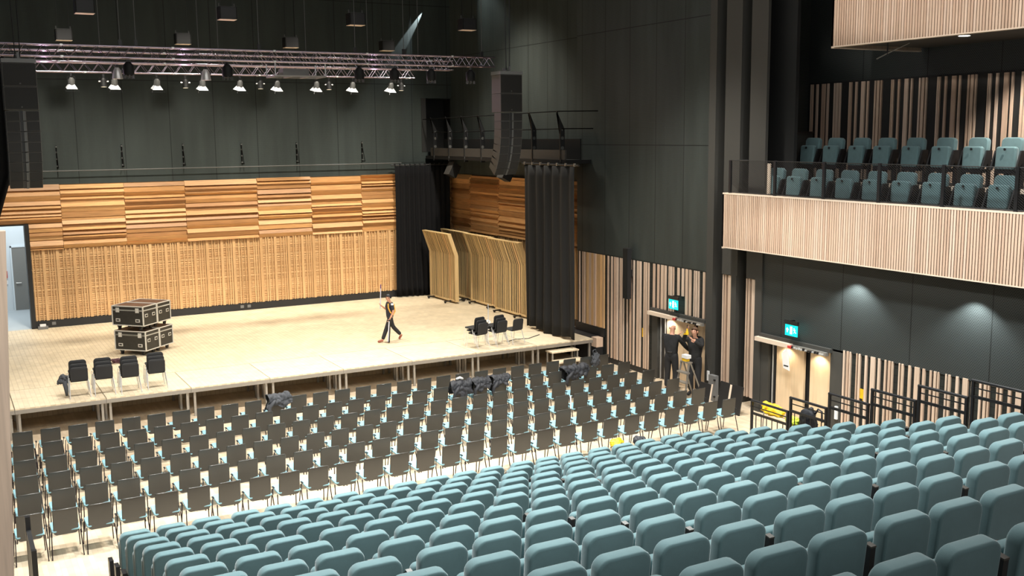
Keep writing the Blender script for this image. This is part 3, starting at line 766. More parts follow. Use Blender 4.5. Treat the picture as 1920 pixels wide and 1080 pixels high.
# ------------------------------------------------------------------ drapes
def drape(name, label, p0, p1, zt, zb, folds, amp, mtl, seed, hem=None, pipe=None, gather=None):
    t = thing(name, label, 'curtain', (p0[0], p0[1], 0))
    d = Vector((p1[0]-p0[0], p1[1]-p0[1], 0)); L = d.length; d.normalize(); nn = Vector((-d.y, d.x, 0)); r = random.Random(seed)
    N, K = folds*8, 14; ph = [r.uniform(-.5, .5) for _ in range(folds+1)]; am = [r.uniform(.5, 1.2) for _ in range(folds+1)]
    v, f = [], []
    for k in range(K+1):
        g = k/K
        for i in range(N+1):
            s = i/N; q = s*folds; j = min(int(q), folds-1); fr = q-j
            a = (am[j]*(1-fr)+am[j+1]*fr)*amp*(.55+.45*g); off = a*math.sin(2*PI*q+ph[j]*(1-fr)+ph[j+1]*fr)
            zz = zt+(zb-zt)*g + (hem(s) if hem and k == K else 0)
            sw = .05*math.sin(g*3+s*7+seed)*g
            if gather: sw -= gather(zz)*s
            v.append(tuple(d*(s*L+sw) + nn*(off) + Vector((0, 0, zz))))
    for k in range(K):
        for i in range(N): a = k*(N+1)+i; f.append((a, a+1, a+N+2, a+N+1))
    me = bpy.data.meshes.new('cloth'); me.from_pydata(v, [], f); me.materials.append(M[mtl]); me.polygons.foreach_set('use_smooth', [True]*len(me.polygons))
    o = bpy.data.objects.new('cloth', me); C.objects.link(o); o.parent = t
    so = o.modifiers.new('thickness', 'SOLIDIFY'); so.thickness = .01
    m = MB(); m.tube([tuple(d*-.15+Vector((0, 0, zt+.04))), tuple(d*(L+.25)+Vector((0, 0, zt+.04)))], .024, 8); m.build('curtain_pipe', 'black_metal', t)
    m = MB()
    for i in range(folds+1): m.cbox(tuple(d*(i*L/folds)+Vector((0, 0, zt+.05))), (.05, .05, .09))
    m.build('curtain_hook', 'aluminium' if pipe else 'black_metal', t)
    return t
drape('stage_curtain', 'black curtain hanging at the rear right corner of the stage', (14.10, 10.72), (16.30, 10.55), 5.78, .78, 11, .06, 'drape', 2)
drape('front_curtain', 'wide black curtain hanging at the front right of the stage', (15.22, 2.75), (15.20, -.22), 5.98, .83, 6, .075, 'drape_grey', 5, hem=lambda s: -.03+.05*math.sin(s*9), pipe=True)
drape('side_curtain', 'black curtain hanging behind the loudspeaker column at far left', (-.95, 2.9), (.55, 2.9), 9.0, 4.5, 6, .06, 'drape', 8, gather=lambda z: max(0, (6.1-z)*.32))
# track along the back wall with its brackets
t = thing('curtain_rail', 'thin pale rail running along the dark back wall', 'rail', (0, BW-.25, 5.90))
m = MB(); m.tube([(-.5, 0, 0), (14.4, 0, 0)], .018, 8); m.build('pipe', 'speaker_line', t)
br = thing('rail_bracket', 'black triangular bracket on the back wall, first from the left', 'bracket', (2.36, BW, 6.0), group='brackets on the back wall')
m = MB(); m.bar((0, -.03, -.02), (0, -.03, .72), .035); m.bar((0, -.03, .0), (0, -.32, .0), .03); m.bar((0, -.04, .62), (0, -.30, .02), .018); m.build('arm', 'matt_black', br)
m = MB()
for z in (.05, .28, .5, .68): m.cbox((0, -.05, z), (.05, .03, .05))
m.build('bolt', 'speaker_line', br)
for i, x in enumerate((4.38, 6.38, 8.40, 10.40, 12.92)): dup(br, (x, BW, 6.0), 0, 'black triangular bracket on the back wall, %s from the left' % ORD[i+1], 'brackets on the back wall')

# ------------------------------------------------------------------ gallery over the stage side
t = thing('side_gallery', 'dark technical gallery with perforated brackets above the stage side', 'gallery', (15.5, 0, 6.03))
m = MB(); m.box(.0, .75, .0, 1.12, 10.95, .12); m.build('deck', 'speaker_black', t)
m = MB(); m.box(.0, .8, .13, .06, 10.5, .42); m.build('kick_plate', 'speaker_side', t)
m = MB(); m.box(.55, .8, .12, .60, 10.5, .75); m.build('cable_tray', 'speaker_black', t)
m = MB(); m.tube([(-.12, .95, 1.58), (-.12, 10.9, 1.50)], .016, 8); m.tube([(-.12, .95, 1.58), (1.1, .30, 1.58)], .016, 8); m.build('handrail', 'matt_black', t)
m = MB(); m.tube([(.05, .9, 1.06), (.05, 10.4, 1.0)], .016, 8); m.tube([(.05, .9, 1.06), (1.1, .6, 1.06)], .016, 8); m.build('rail', 'matt_black', t)
for y in (1.05, 2.75, 4.85, 6.3, 7.6, 8.9, 10.2):
    m = MB(); m.prism([(.14, -.05), (-.02, -.05), (-.02, 1.02), (-.10, 1.56), (-.14, 1.58), (.14, 1.05)], 'y', y-.025, y+.025)
    m2 = MB()
    b = m.build('bracket', 'black_metal', t)
    k = MB()
    for zz, rr in ((.10, .075), (.48, .055), (.78, .05), (1.02, .03)): disc(k, (.055, y-.028, zz), (0, -1, 0), rr, 12)
    k.build('bracket_hole', 'speaker_line', b)
for i, (y, lab) in enumerate(((8.9, 'slanted black loudspeaker under the gallery nearest the rear curtain'), (4.75, 'slanted black loudspeaker under the gallery left of the line array'), (2.35, 'slanted black loudspeaker under the gallery right of the line array'))):
    q = thing('gallery_speaker', lab, 'loudspeaker', (15.62, y, 5.66), group='loudspeakers under the gallery')
    T = Matrix.Rotation(math.radians(28), 4, 'Y')
    m = MB(); m.box(-.13, -.20, -.24, .20, .20, .24, T=T); m.build('cabinet', 'speaker_black', q)
    m = MB(); m.box(-.15, -.21, -.25, -.13, .21, .25, T=T); m.build('grille', 'speaker_side', q)
    m = MB(); m.bar((.05, 0, .2), (.05, 0, .36), .04); m.build('mount', 'black_metal', q)

# ------------------------------------------------------------------ line arrays
def line_array(label, x, y, ztop, rz=0.):
    t = thing('line_array', label, 'loudspeaker array', (x, y, ztop), rz)
    W, D = .68, .52
    m = MB(); m.box(-W/2-.01, -.02, -.09, W/2+.01, D+.02, -.0); m.bar((0, .1, 0), (0, .1, .14), .05); m.tube([(0, .35, 0), (0, .35, .10)], .07, 10); m.build('fly_frame', 'grey_panel', t)
    z = -.10
    for i in range(2):
        m = MB(); m.box(-W/2, 0, z-.50, W/2, D, z, 0); c = m.build('subwoofer', ['array_side'], t)
        m = MB(); m.box(-W/2+.012, -.012, z-.485, W/2-.012, .0, z-.012, 0); m.build('grille', ['array_grille'], c)
        m = MB(); m.cbox((0, -.014, z-.44), (.03, .008, .03)); m.build('badge', 'speaker_line', c)
        z -= .51
    p = Vector((0, 0.005, z-.01)); a = 0.
    for i in range(8):
        a += (.5, 1, 2.5, 4, 5.5, 7, 8, 8)[i]
        h = .222
        T = Matrix.Translation(p) @ Matrix.Rotation(math.radians(a), 4, 'X')
        m = MB(); m.box(-W/2, 0, -h, W/2, .38, -.004, T=T); c = m.build('array_element', ['array_side'], t)
        m = MB(); m.box(-W/2+.01, -.010, -h+.008, -.07, .0, -.012, T=T); m.build('grille', ['array_grille'], c)
        m = MB(); m.box(.07, -.010, -h+.008, W/2-.01, .0, -.012, T=T); m.build('grille', ['array_grille'], c)
        m = MB(); m.box(.0, -.03, -h+.01, .05, .0, -.01, 0, T); m.box(-.06, -.006, -h, .0, .0, -.0, 1, T); m.build('waveguide', ['speaker_line', 'black_plastic'], c)
        p = T @ Vector((0, 0, -h-.006))
    for i, cx in enumerate((-.05, .05)):
        m = MB(); m.tube([(cx, .2, .05), (cx*2, .2, 5.3)], .012, 6); m.build('suspension_chain', 'black_metal', t)
    return t
line_array('hanging loudspeaker line array at the right of the stage front', 12.96, -.5, 8.66)
line_array('hanging loudspeaker line array at the far left edge', .615, -.5, 8.69)

# ------------------------------------------------------------------ trusses
def truss(label, x0, x1, y, z, h=.26, d=.26, r=.017):
    t = thing('lighting_truss', label, 'truss', (x0, y, z)); L = x1-x0
    for yy in (0, d):
        for zz in (0, -h):
            m = MB(); m.tube([(0, yy, zz), (L, yy, zz)], r, 8); m.build('chord', 'truss_metal', t, smooth=True, angle=1)
    m = MB(); n = int(L/.19); s = L/n
    for i in range(n):
        a, b = i*s, (i+1)*s
        z0, z1 = (0, -h) if i % 2 else (-h, 0)
        for yy in (0, d): m.tube([(a, yy, z0), (b, yy, z1)], .0075, 5, caps=False)
        y0, y1 = (0, d) if i % 2 else (d, 0)
        for zz in (0, -h): m.tube([(a, y0, zz), (b, y1, zz)], .0075, 5, caps=False)
    m.build('lacing', 'truss_metal', t)
    for xx in [2.5*k for k in range(1, int(L/2.5)+1)]:
        for zz in (0, -h): m = MB(); m.box(xx-.03, -.02, zz-.02, xx+.03, d+.02, zz+.02); m.build('coupler', 'chrome', t)
    return t
truss('front lighting truss spanning to the right line array', -.9, 12.94, .40, 9.09)
truss('middle lighting truss behind the front one', -.8, 12.40, 2.0, 9.08)
truss('rear lighting truss carrying the white barn-door lamps', .3, 12.99, 6.15, 9.07)
for i, (x, y) in enumerate([(2.91, .52), (3.27, .52), (5.6, 2.1), (6.24, .52), (7.98, 2.1), (10.2, .52), (12.58, .52), (2.67, 2.1), (8.81, .52), (11.33, 2.1), (9.78, 2.1), (5.09, 2.1)]):
    t = thing('suspension_cable', 'thin steel cable holding up a stage truss', 'cable', (x, y, 9.1), group='steel cables above the stage')
    m = MB(); m.tube([(0, 0, .1), (0, 0, 5.1)], .010, 5); m.build('wire', 'speaker_line', t)
    m = MB(); m.cbox((0, 0, .08), (.07, .07, .14)); m.build('shackle', 'black_metal', t)
for i, x in enumerate((-.02, .08, .18, .30)):
    m = MB(); m.tube([(x, .9, 9.12), (x-.12, .9, 14.2)], .016, 6); o = m.build('power_cable', 'black_plastic' if i % 2 else 'speaker_line'); tag(o, 'dark cable dropping to the left end of the front truss', 'cable', 'cables at the left truss end')
# barn-door fresnels
def hang(t, z):
    m = MB(); m.box(-.03, -.02, z-.10, .03, .02, z+.02); m.bar((-.12, 0, -.0), (-.12, 0, z-.10), .012, .03); m.bar((.12, 0, 0), (.12, 0, z-.10), .012, .03); m.bar((-.12, 0, z-.10), (.12, 0, z-.10), .03, .012); m.build('mounting_yoke', 'black_metal', t)
fl = thing('fresnel_lamp', '', 'stage lamp')
hang(fl, .28)
T = Matrix.Rotation(math.radians(12), 4, 'X')
m = MB(); m.tube([T @ Vector((0, 0, .14)), T @ Vector((0, 0, .06)), T @ Vector((0, 0, -.10))], [.06, .105, .12], 14); m.build('lamp_body', 'speaker_line', fl, smooth=True, angle=.8)
m = MB(); q = [(-.09, -.10), (.09, -.10), (.18, -.25), (-.18, -.25)]
for k in range(4):
    R = T @ rot(k*PI/2); m.quad(*[R @ Vector((a, -.09-(.09 if b < -.2 else 0), b)) for a, b in q]); m.m[-1] = 0
o = m.build('barn_door', 'white_metal', fl); o.modifiers.new('thickness', 'SOLIDIFY').thickness = .006
m = MB(); disc(m, T @ Vector((0, 0, -.13)), T @ Vector((0, 0, -1)) , .10, 14); m.build('lens', 'speaker_black', fl)
m = MB()
for s in (-1, 1): m.bar(T @ Vector((s*.20, -.19, -.27)), T @ Vector((s*.23, -.23, -.34)), .012); m.bar(T @ Vector((s*.20, .19, -.27)), T @ Vector((s*.20, .21, -.34)), .012)
m.bar(T @ Vector((-.20, -.18, -.33)), T @ Vector((.20, -.18, -.33)), .01)
m.build('gel_holder', 'black_metal', fl)
for i, (x, z, rz) in enumerate(((2.43, 8.43, 0), (3.59, 8.45, .1), (4.77, 8.46, .05), (6.09, 8.47, .1), (7.22, 8.48, .3), (8.38, 8.49, .3), (9.65, 8.51, .25), (10.86, 8.52, .35), (12.19, 8.54, .35))):
    lab = 'lamp with white barn doors on the rear truss, %s from the left' % ORD[i]
    if i == 0: fl.scale = (.78, .78, .78); fl.location = (x, 6.28, 8.55); fl['label'] = lab; fl['group'] = 'barn-door lamps on the rear truss'
    else: dup(fl, (x, 6.28, 8.55), rz, lab, 'barn-door lamps on the rear truss')
ps = thing('par_lamp', '', 'stage lamp'); hang(ps, .24)
m = MB(); m.tube([(0, 0, .14), (0, 0, .05), (0, 0, -.12), (0, 0, -.15)], [.05, .10, .095, .105], 14); m.build('lamp_body', 'speaker_black', ps, smooth=True, angle=.8)
m = MB(); disc(m, (0, 0, -.152), (0, 0, -1), .085, 14); m.build('lens', 'warm_glow', ps)
m = MB(); m.tube([(-.15, 0, .02), (.15, 0, .02)], .02, 8); m.build('knob', 'chrome', ps)
for i, x in enumerate((3.29, 5.59, 7.85, 10.06, 12.55)):
    lab = 'small black lamp on the rear truss, %s from the left' % ORD[i]
    if i == 0: ps.scale = (.9, .9, .9); ps.location = (x, 6.28, 8.54); ps['label'] = lab; ps['group'] = 'small lamps on the rear truss'
    else: dup(ps, (x, 6.28, 8.54), 0, lab, 'small lamps on the rear truss')
bl = thing('profile_lamp', '', 'stage lamp'); hang(bl, .20)
m = MB(); m.tube([(0, .02, .16), (0, 0, .08), (0, 0, -.10), (0, 0, -.16)], [.06, .125, .13, .10], 14); m.build('lamp_body', 'speaker_black', bl, smooth=True, angle=.8)
m = MB()
for k in range(8): m.bar((.115*math.cos(k*PI/4), .115*math.sin(k*PI/4), -.14), (.12*math.cos(k*PI/4), .12*math.sin(k*PI/4), -.22), .018)
m.build('cooling_fin', 'speaker_line', bl)
for i, (x, y, z) in enumerate(((3.07, .53, 8.57), (5.42, .53, 8.57), (8.91, .53, 8.57), (9.92, .53, 8.57), (11.01, .53, 8.57), (12.22, .53, 8.57))):
    lab = 'dark lamp under the front truss, %s from the left' % ORD[i]
    if i == 0: bl.location = (x, y, z); bl['label'] = lab; bl['group'] = 'dark lamps under the front truss'
    else: dup(bl, (x, y, z), rnd.uniform(-1, 1), lab, 'dark lamps under the front truss')
for i, (x, z) in enumerate(((3.05, 8.56), (5.25, 8.56))):
    t = thing('silver_lamp', ('silver lamp above the second barn-door lamp', 'silver lamp above the fourth barn-door lamp')[i], 'stage lamp', (x, 2.13, z)); hang(t, .2)
    m = MB(); m.tube([(0, 0, .14), (0, 0, .05), (0, 0, -.14)], [.05, .10, .13], 14); m.build('lamp_body', 'chrome', t, smooth=True, angle=.8)
# projector tray in the truss
t = thing('projector_cradle', 'flat open cradle hanging under the middle of the truss', 'equipment cradle', (6.75, .9, 8.50))
m = MB()
for a, b in (((0, 0), (1.35, 0)), ((0, .8), (1.35, .8)), ((0, 0), (0, .8)), ((1.35, 0), (1.35, .8)), ((.45, 0), (.45, .8)), ((.9, 0), (.9, .8))): m.bar((*a, 0), (*b, 0), .04)
m.build('tray', 'aluminium', t)
m = MB(); m.box(.25, .15, .03, .95, .6, .20); m.build('projector_body', 'grey_panel', t)
for x in (0, 1.35):
    for y in (0, .8): m = MB(); m.bar((x, y, 0), (x, y, .34), .025); m.build('hanging_strut', 'white_metal', t)
# hanging box speakers
hb = thing('hanging_speaker', '', 'loudspeaker')
m = MB(); m.box(-.23, -.17, -.16, .23, .17, .16); m.build('cabinet', 'speaker_black', hb)
m = MB(); m.box(-.20, -.18, -.15, .20, -.17, .15); m.build('grille', 'black_plastic', hb)
m = MB(); m.box(-.225, -.165, -.172, .225, .165, -.161); m.build('base_plate', 'ash_trim', hb)
m = MB()
for s in (-1, 1): m.bar((s*.20, 0, .16), (s*.20, 0, .26), .03)
m.bar((-.22, 0, .18), (.22, 0, .18), .02); m.build('mounting_bar', 'speaker_line', hb)
for s in (-1, 1): m = MB(); m.tube([(s*.16, 0, .2), (s*.16, 0, 4.2)], .008, 5); m.build('suspension_wire', 'black_metal', hb)
first_h = True
for nm, y, z, xs in (('front', 2.5, 10.20, (2.42, 5.97, 9.60, 13.13)), ('rear', 8.4, 10.02, (2.54, 6.02, 9.52, 12.95))):
    for i, x in enumerate(xs):
        lab = 'black box loudspeaker hanging high above the stage, %s line, %s from left' % (nm, ORD[i])
        if first_h: hb.location = (x, y, z); hb['label'] = lab; hb['group'] = 'box loudspeakers above the stage'; first_h = False
        else: dup(hb, (x, y, z), 0, lab, 'box loudspeakers above the stage')
t = thing('column_speaker', 'tall slim black column loudspeaker on the slatted wall', 'loudspeaker', (16.22, -1.46, 2.9))
m = MB(); m.box(-.07, -.115, -.74, .07, .115, .74); m.build('cabinet', 'black_plastic', t)
m = MB(); m.box(-.085, -.10, -.72, -.07, .10, .72); m.build('grille', 'speaker_black', t)
m = MB(); m.box(.07, -.04, -.1, .20, .04, .1); m.build('wall_mount', 'black_metal', t)

# ------------------------------------------------------------------ soft piles
def crumple(o, k, size):
    tx = bpy.data.textures.get('folds_%d' % int(size*100)) or bpy.data.textures.new('folds_%d' % int(size*100), 'CLOUDS'); tx.noise_scale = size; tx.noise_depth = 1
    sb = o.modifiers.new('smooth', 'SUBSURF'); sb.levels = sb.render_levels = 1
    d = o.modifiers.new('folds', 'DISPLACE'); d.texture = tx; d.strength = k; d.mid_level = .35; d.texture_coords = 'LOCAL'
def heap(name, label, cat, loc, dims, mtl, seed, lobes=5, group=None, parts=None):
    r = random.Random(seed)
    t = thing(name, label, cat, loc, 0, group)
    bm = bmesh.new()
    bmesh.ops.create_icosphere(bm, subdivisions=4, radius=1)
    dirs = [(Vector((r.uniform(-1, 1), r.uniform(-1, 1), r.uniform(-.3, 1))).normalized(), r.uniform(.2, .45)) for _ in range(lobes)]
    fr = [(Vector((r.uniform(-1, 1), r.uniform(-1, 1), r.uniform(-1, 1))).normalized()*r.uniform(5, 11), r.uniform(0, 6)) for _ in range(5)]
    for v in bm.verts:
        n = v.co.normalized(); k = .78
        for d, a in dirs: k += a*max(0, n.dot(d))**6
        for w, p in fr: k += .045*(1-abs(math.sin(n.dot(w)+p)))*2-.04
        v.co = Vector((n.x*k*dims[0], n.y*k*dims[1], max(n.z*k*dims[2], -dims[2]*.35)))
    me = bpy.data.meshes.new(name); bm.to_mesh(me); bm.free(); me.materials.append(M[mtl]); me.polygons.foreach_set('use_smooth', [True]*len(me.polygons))
    o = bpy.data.objects.new('body_cloth', me); C.objects.link(o); o.parent = t; crumple(o, .06, .09)
    for pi, (pts, rad, pm) in enumerate(parts or ()):
        m = MB(); m.tube(pts, rad, 9); q = m.build(('hanging_strap' if 'bag' in name else 'sleeve') if pm == mtl else 'lining', pm, t, smooth=True)
    return t
def draped(name, label, cat, loc, width, front, back, ztop, mtl, seed, group=None, rz=0., sleeves=True, bulk=.05, collar=None):
    """a garment thrown over a chair back: down the front, over the top, down the back; loc is the chair, own z is height"""
    r = random.Random(seed); t = thing(name, label, cat, (loc[0], loc[1], loc[2]), rz, group)
    path = [(.13, front), (.11, (front*2+ztop)/3), (.09, (front+2*ztop)/3), (.07, ztop-.02), (.03, ztop+.03), (-.03, ztop+.035), (-.075, ztop-.02), (-.085, (back+2*ztop)/3), (-.09, (back*2+ztop)/3), (-.095, back)]
    P = []
    for (a, b), (c, d) in zip(path, path[1:]): P += [(a+(c-a)*k/3, b+(d-b)*k/3) for k in range(3)]
    P.append(path[-1]); N = 26; v, f = [], []
    wv = [(r.uniform(6, 26), r.uniform(-9, 9), r.uniform(0, 6)) for _ in range(5)]
    for i in range(N+1):
        u = i/N-.5; taper = 1
        for k, (y, z) in enumerate(P):
            g = k/(len(P)-1); q = sum(1-abs(math.sin(a*u*width+b*g+c)) for a, b, c in wv)/5
            lift = bulk*q; ny = 1 if g < .42 else (-1 if g > .58 else 0); nz = 1 if .3 < g < .7 else 0
            hem = .06*math.sin(u*9+seed)*(1 if k in (0, len(P)-1) else 0)
            x = u*width*(1+.12*math.sin(g*5+seed))+.03*math.sin(g*11+seed*2)
            v.append((x, y+ny*lift, z+nz*lift*1.6+hem))
    K = len(P)
    for i in range(N):
        for k in range(K-1): a = i*K+k; f.append((a, a+1, a+K+1, a+K))
    me = bpy.data.meshes.new(name); me.from_pydata(v, [], f); me.materials.append(M[mtl]); me.polygons.foreach_set('use_smooth', [True]*len(f))
    o = bpy.data.objects.new('body_cloth', me); C.objects.link(o); o.parent = t
    crumple(o, .07, .07)
    so = o.modifiers.new('thickness', 'SOLIDIFY'); so.thickness = .012; so.offset = 1
    if sleeves:
        sx = r.choice((-1, 1)); x0 = sx*width*.36; m = MB(); yb = -.12-bulk*.9
        m.tube([(x0*.5, yb+.04, ztop-.04), (x0*.9, yb, ztop-.10), (x0*1.25, yb, ztop-.17), (x0*1.35, yb+.02, ztop-.30), (x0*1.25, yb+.01, ztop-.40)], [.03, .042, .045, .042, .034], 9); m.build('sleeve', mtl, t, smooth=True)
    if collar: m = MB(); m.tube([(-.12, -.02, ztop+.13), (-.04, -.06, ztop+.17), (.05, -.03, ztop+.12)], .03, 8); m.build('lining', collar, t, smooth=True)
    return t
def at_chair(row, idx):
    xa, xb, ya, yb = ROWS[row]; f = idx/27
    return xa+(xb-xa)*f+.215, ya+(yb-ya)*f+.04
x, y = at_chair(0, 10)
draped('jacket', 'dark grey jacket draped over a front-row chair near the middle', 'jacket', (x+.04, y, 0), .56, .56, .66, .85, 'grey_cloth', 3, rz=.05, bulk=.06)
for i, (k, lab, col) in enumerate(((18, 'black jacket with a pale collar, leftmost of the coats in the second row', 'white_plastic'), (19, 'black jacket in the middle of the coats in the second row', None), (20, 'black jacket, rightmost of the coats in the second row', None))):
    x, y = at_chair(1, k)
    draped('jacket', lab, 'jacket', (x+(.0, .01, -.01)[i], y+.01, 0), (.50, .47, .50)[i], .55, (.56, .66, .72)[i], .86, 'jacket', 11+i, 'black jackets thrown over second-row chairs', bulk=.06, collar=col)
x, y = at_chair(1, 24)
draped('coat', 'big black coat heaped over two chairs near the right end, second row', 'coat', (x+.06, y+.01, 0), .78, .55, .62, .85, 'jacket', 31, bulk=.07, rz=.10)
x, y = at_chair(0, 26)
heap('backpack', 'grey backpack hanging between the last two front-row chairs', 'backpack', (x+.27, y-.02, .66), (.15, .13, .24), 'grey_cloth', 41, parts=[([(-.05, 0, .2), (-.05, .0, .34), (.03, .0, .36), (.06, 0, .2)], .015, 'grey_cloth')])
heap('jacket', 'dark jacket stuffed behind the leftmost chair stack on stage', 'jacket', (1.15, .62, SZ+.40), (.13, .13, .14), 'grey_cloth', 51, parts=[([(.0, -.05, 0), (.02, -.12, -.15), (.03, -.14, -.34)], [.06, .05, .03], 'grey_cloth')])
t = thing('cable_coil', 'small dark red coil lying between the chair stacks', 'cable coil', (2.84, 4.0, SZ))
m = MB(); r = random.Random(2)
for k in range(5): m.tube([(.12*math.cos(a*.6+k)+r.uniform(-.05, .05), .10*math.sin(a*.6+k)+r.uniform(-.05, .05), .03+.02*k) for a in range(12)], .016, 6)
m.build('coil', 'flower', t)
t = thing('floor_box', 'small black and white unit on the stage beside the corridor door', 'floor unit', (1.55, 10.85, SZ))
m = MB(); m.box(-.15, -.1, 0, .15, .1, .09); m.build('casing', 'grey_panel', t); m = MB(); m.box(-.09, -.06, .09, .09, .06, .16); m.build('lid', 'white_plastic', t)
for i, (x, lab) in enumerate(((1.9, 'small square socket on the black skirting by the door'), (8.15, 'left socket of the pair on the black skirting'), (8.4, 'right socket of the pair on the black skirting'))):
    m = MB(); m.box(x-.06, BW-.075, .84, x+.06, BW-.06, .94); o = m.build('floor_socket', 'grey_panel'); tag(o, lab, 'socket', 'sockets on the rear skirting')
# mic stand with white bundle behind the right stack of chairs
t = thing('microphone_stand', 'thin white stand behind the right-hand stacked chairs', 'stand', (13.45, 2.0, SZ))
m = MB(); m.tube([(0, 0, .05), (0, 0, 1.0)], .012, 8); m.build('pole', 'white_metal', t)
for k in range(3): m = MB(); m.tube([(0, 0, .30), (.22*math.cos(k*2.1), .22*math.sin(k*2.1), .0)], .010, 6); m.build('leg', 'white_metal', t)
m = MB(); m.tube([(-.06, 0, .46), (.0, .03, .50), (.06, 0, .44), (0, -.04, .40)], .03, 8); m.build('cloth_wrap', 'white_plastic', t)
m = MB(); m.tube([(13.5, .9, SZ+.012), (13.9, 1.1, SZ+.012), (14.3, 1.0, SZ+.012), (14.9, 1.35, SZ+.012)], .012, 6); o = m.build('floor_cable', 'speaker_line'); tag(o, 'thin grey cable on the stage running to the front curtain', 'cable')
x, y = at_chair(3, 21)
m = MB(); m.box(x+.235, y-.03, .36, x+.262, y-.01, .80); o = m.build('white_strip', 'white_plastic'); tag(o, 'upright white strip leaning between chairs of the fourth row', 'strip')
t = heap('safety_vest', 'bright yellow vest lying on the first raked row', 'vest', (10.06, -9.86, .93), (.17, .12, .09), 'yellow', 61)
t = heap('shoulder_bag', 'black bag beside the yellow vest on the first raked row', 'bag', (10.62, -9.86, .90), (.14, .12, .10), 'jacket', 62)

# ------------------------------------------------------------------ rear door clutter
t = heap('yellow_jacket', 'bright yellow work jacket hung on the lowest guard rail', 'jacket', (13.90, -10.10, 1.12), (.14, .38, .16), 'yellow', 71)
t = heap('hi_vis_vest', 'green-yellow vest piled beside the yellow jacket', 'vest', (13.95, -10.62, .98), (.12, .20, .10), 'hi_vis', 72)
t = heap('black_bag', 'large black bag hanging behind the second guard rail', 'bag', (14.0, -11.00, .95), (.16, .30, .38), 'jacket', 73, parts=[([(0, -.15, .3), (0, -.25, .45), (0, -.35, .42), (0, -.36, .2)], .02, 'jacket')])
for i, (y, z, lab) in enumerate(((-10.05, .45, 'stack of white cartons behind the lowest guard rail bars'), (-10.6, .45, 'white carton right of the stacked cartons behind the bars'))):
    t = thing('carton', lab, 'box', (14.45, y, 0)); m = MB(); m.box(-.18, -.22, 0, .18, .22, .52); m.build('box_body', 'white_plastic', t); m = MB(); m.box(-.185, -.2, .2, -.18, .2, .24); m.box(-.185, -.02, 0, -.18, .02, .52); m.build('tape', 'black_plastic', t)
t = thing('folding_sign', 'white folded plastic sign beside the third guard rail', 'sign', (14.0, -11.55, .62)); m = MB(); m.prism([(-.10, 0), (-.02, .42), (.06, .42), (.16, 0)], 'x', -.01, .01, T=rot(.4)); m.build('board', 'white_plastic', t); m = MB(); m.bar((0, -.1, -.6), (0, .0, .05), .03); m.build('stand', 'black_metal', t)
t = thing('broom', 'broom with a grey handle leaning at the lowest guard rail', 'broom', (14.40, -9.20, 0)); m = MB(); m.tube([(.0, .0, .05), (.02, -.05, 1.05)], .014, 8); m.build('handle', 'aluminium', t); m = MB(); m.box(-.08, -.14, 0, .08, .14, .08); m.build('brush', 'black_plastic', t)
t = thing('paper_sheet', 'white printed sheet hanging under the rear door operator', 'paper', (16.23, -7.98, 1.58)); m = MB(); m.prism([(-.13, -.28), (.08, -.24), (.14, .10), (.0, .22), (-.06, .2)], 'x', 0, .012); m.build('sheet', 'white_plastic', t); m = MB(); m.box(-.004, -.09, -.19, 0, .06, -.16); m.build('printed_line', 'black_plastic', t); m = MB(); m.tube([(.0, 0, .2), (.06, .02, .30)], .006, 5); m.build('hanging_string', 'white_plastic', t)
m = MB(); m.box(16.28, -11.42, .55, 16.3, -11.34, .75)
t = thing('leaning_board', 'black board with a pale stripe leaning behind the last rear-row chair', 'board', (15.7, -6.55, 0)); T = Matrix.Rotation(.18, 4, 'Y'); m = MB(); m.box(0, -.42, 0, .03, .42, .72, T=T); m.build('panel', 'black_plastic', t); m = MB(); m.box(-.006, -.02, .02, .0, .05, .70, T=T); m.build('stripe', 'ash_trim', t)
t = thing('leaning_board', 'black board leaning behind the last fifth-row chair', 'board', (15.55, -5.75, 0)); m = MB(); m.box(0, -.24, 0, .03, .24, .60, T=T); m.build('panel', 'black_plastic', t); m = MB(); m.box(-.006, -.25, .0, .03, -.23, .62, T=T); m.build('edge', 'ash_trim', t)
t = thing('door_post', 'grey upright metal post beside the first pier', 'post', (16.15, -5.46, 0)); m = MB(); m.box(-.06, -.13, 0, .06, .13, .68); m.build('post_body', 'grey_panel', t)
for z in (.12, .56): m = MB(); m.box(-.1, -.16, z, -.06, -.11, z+.04); m.build('catch', 'black_metal', t)
m = MB(); m.box(16.33, -5.05, .42, 16.36, -4.97, .68); o = m.build('wall_switch', 'white_plastic'); tag(o, 'white switch plate on the first pier', 'switch')
m = MB(); m.box(16.38, -9.50, .42, 16.42, -9.42, .72); o = m.build('wall_switch', 'white_plastic'); tag(o, 'white switch plate on the jamb of the rear door', 'switch')
# step ladder
t = thing('step_ladder', 'aluminium step ladder in the doorway where the men work', 'ladder', (15.68, -5.02, 0))
for s in (-1, 1):
    m = MB(); m.bar((-.12+s*.0, s*.16, 1.0), (-.30, s*.22, 0), .05, .025); m.build('front_rail', 'aluminium', t)
    m = MB(); m.bar((-.06, s*.15, 1.0), (.34, s*.22, 0), .04, .025); m.build('rear_rail', 'aluminium', t)
for k, z in enumerate((.25, .50, .75)):
    m = MB(); f = 1-z; m.box(-.13-.18*f-.06, -.20, z-.02, -.13-.18*f+.06, .20, z+.02); m.build('step', 'aluminium', t)
m = MB(); m.box(-.15, -.17, 1.0, -.01, .17, 1.03); m.build('top_cap', 'aluminium', t)

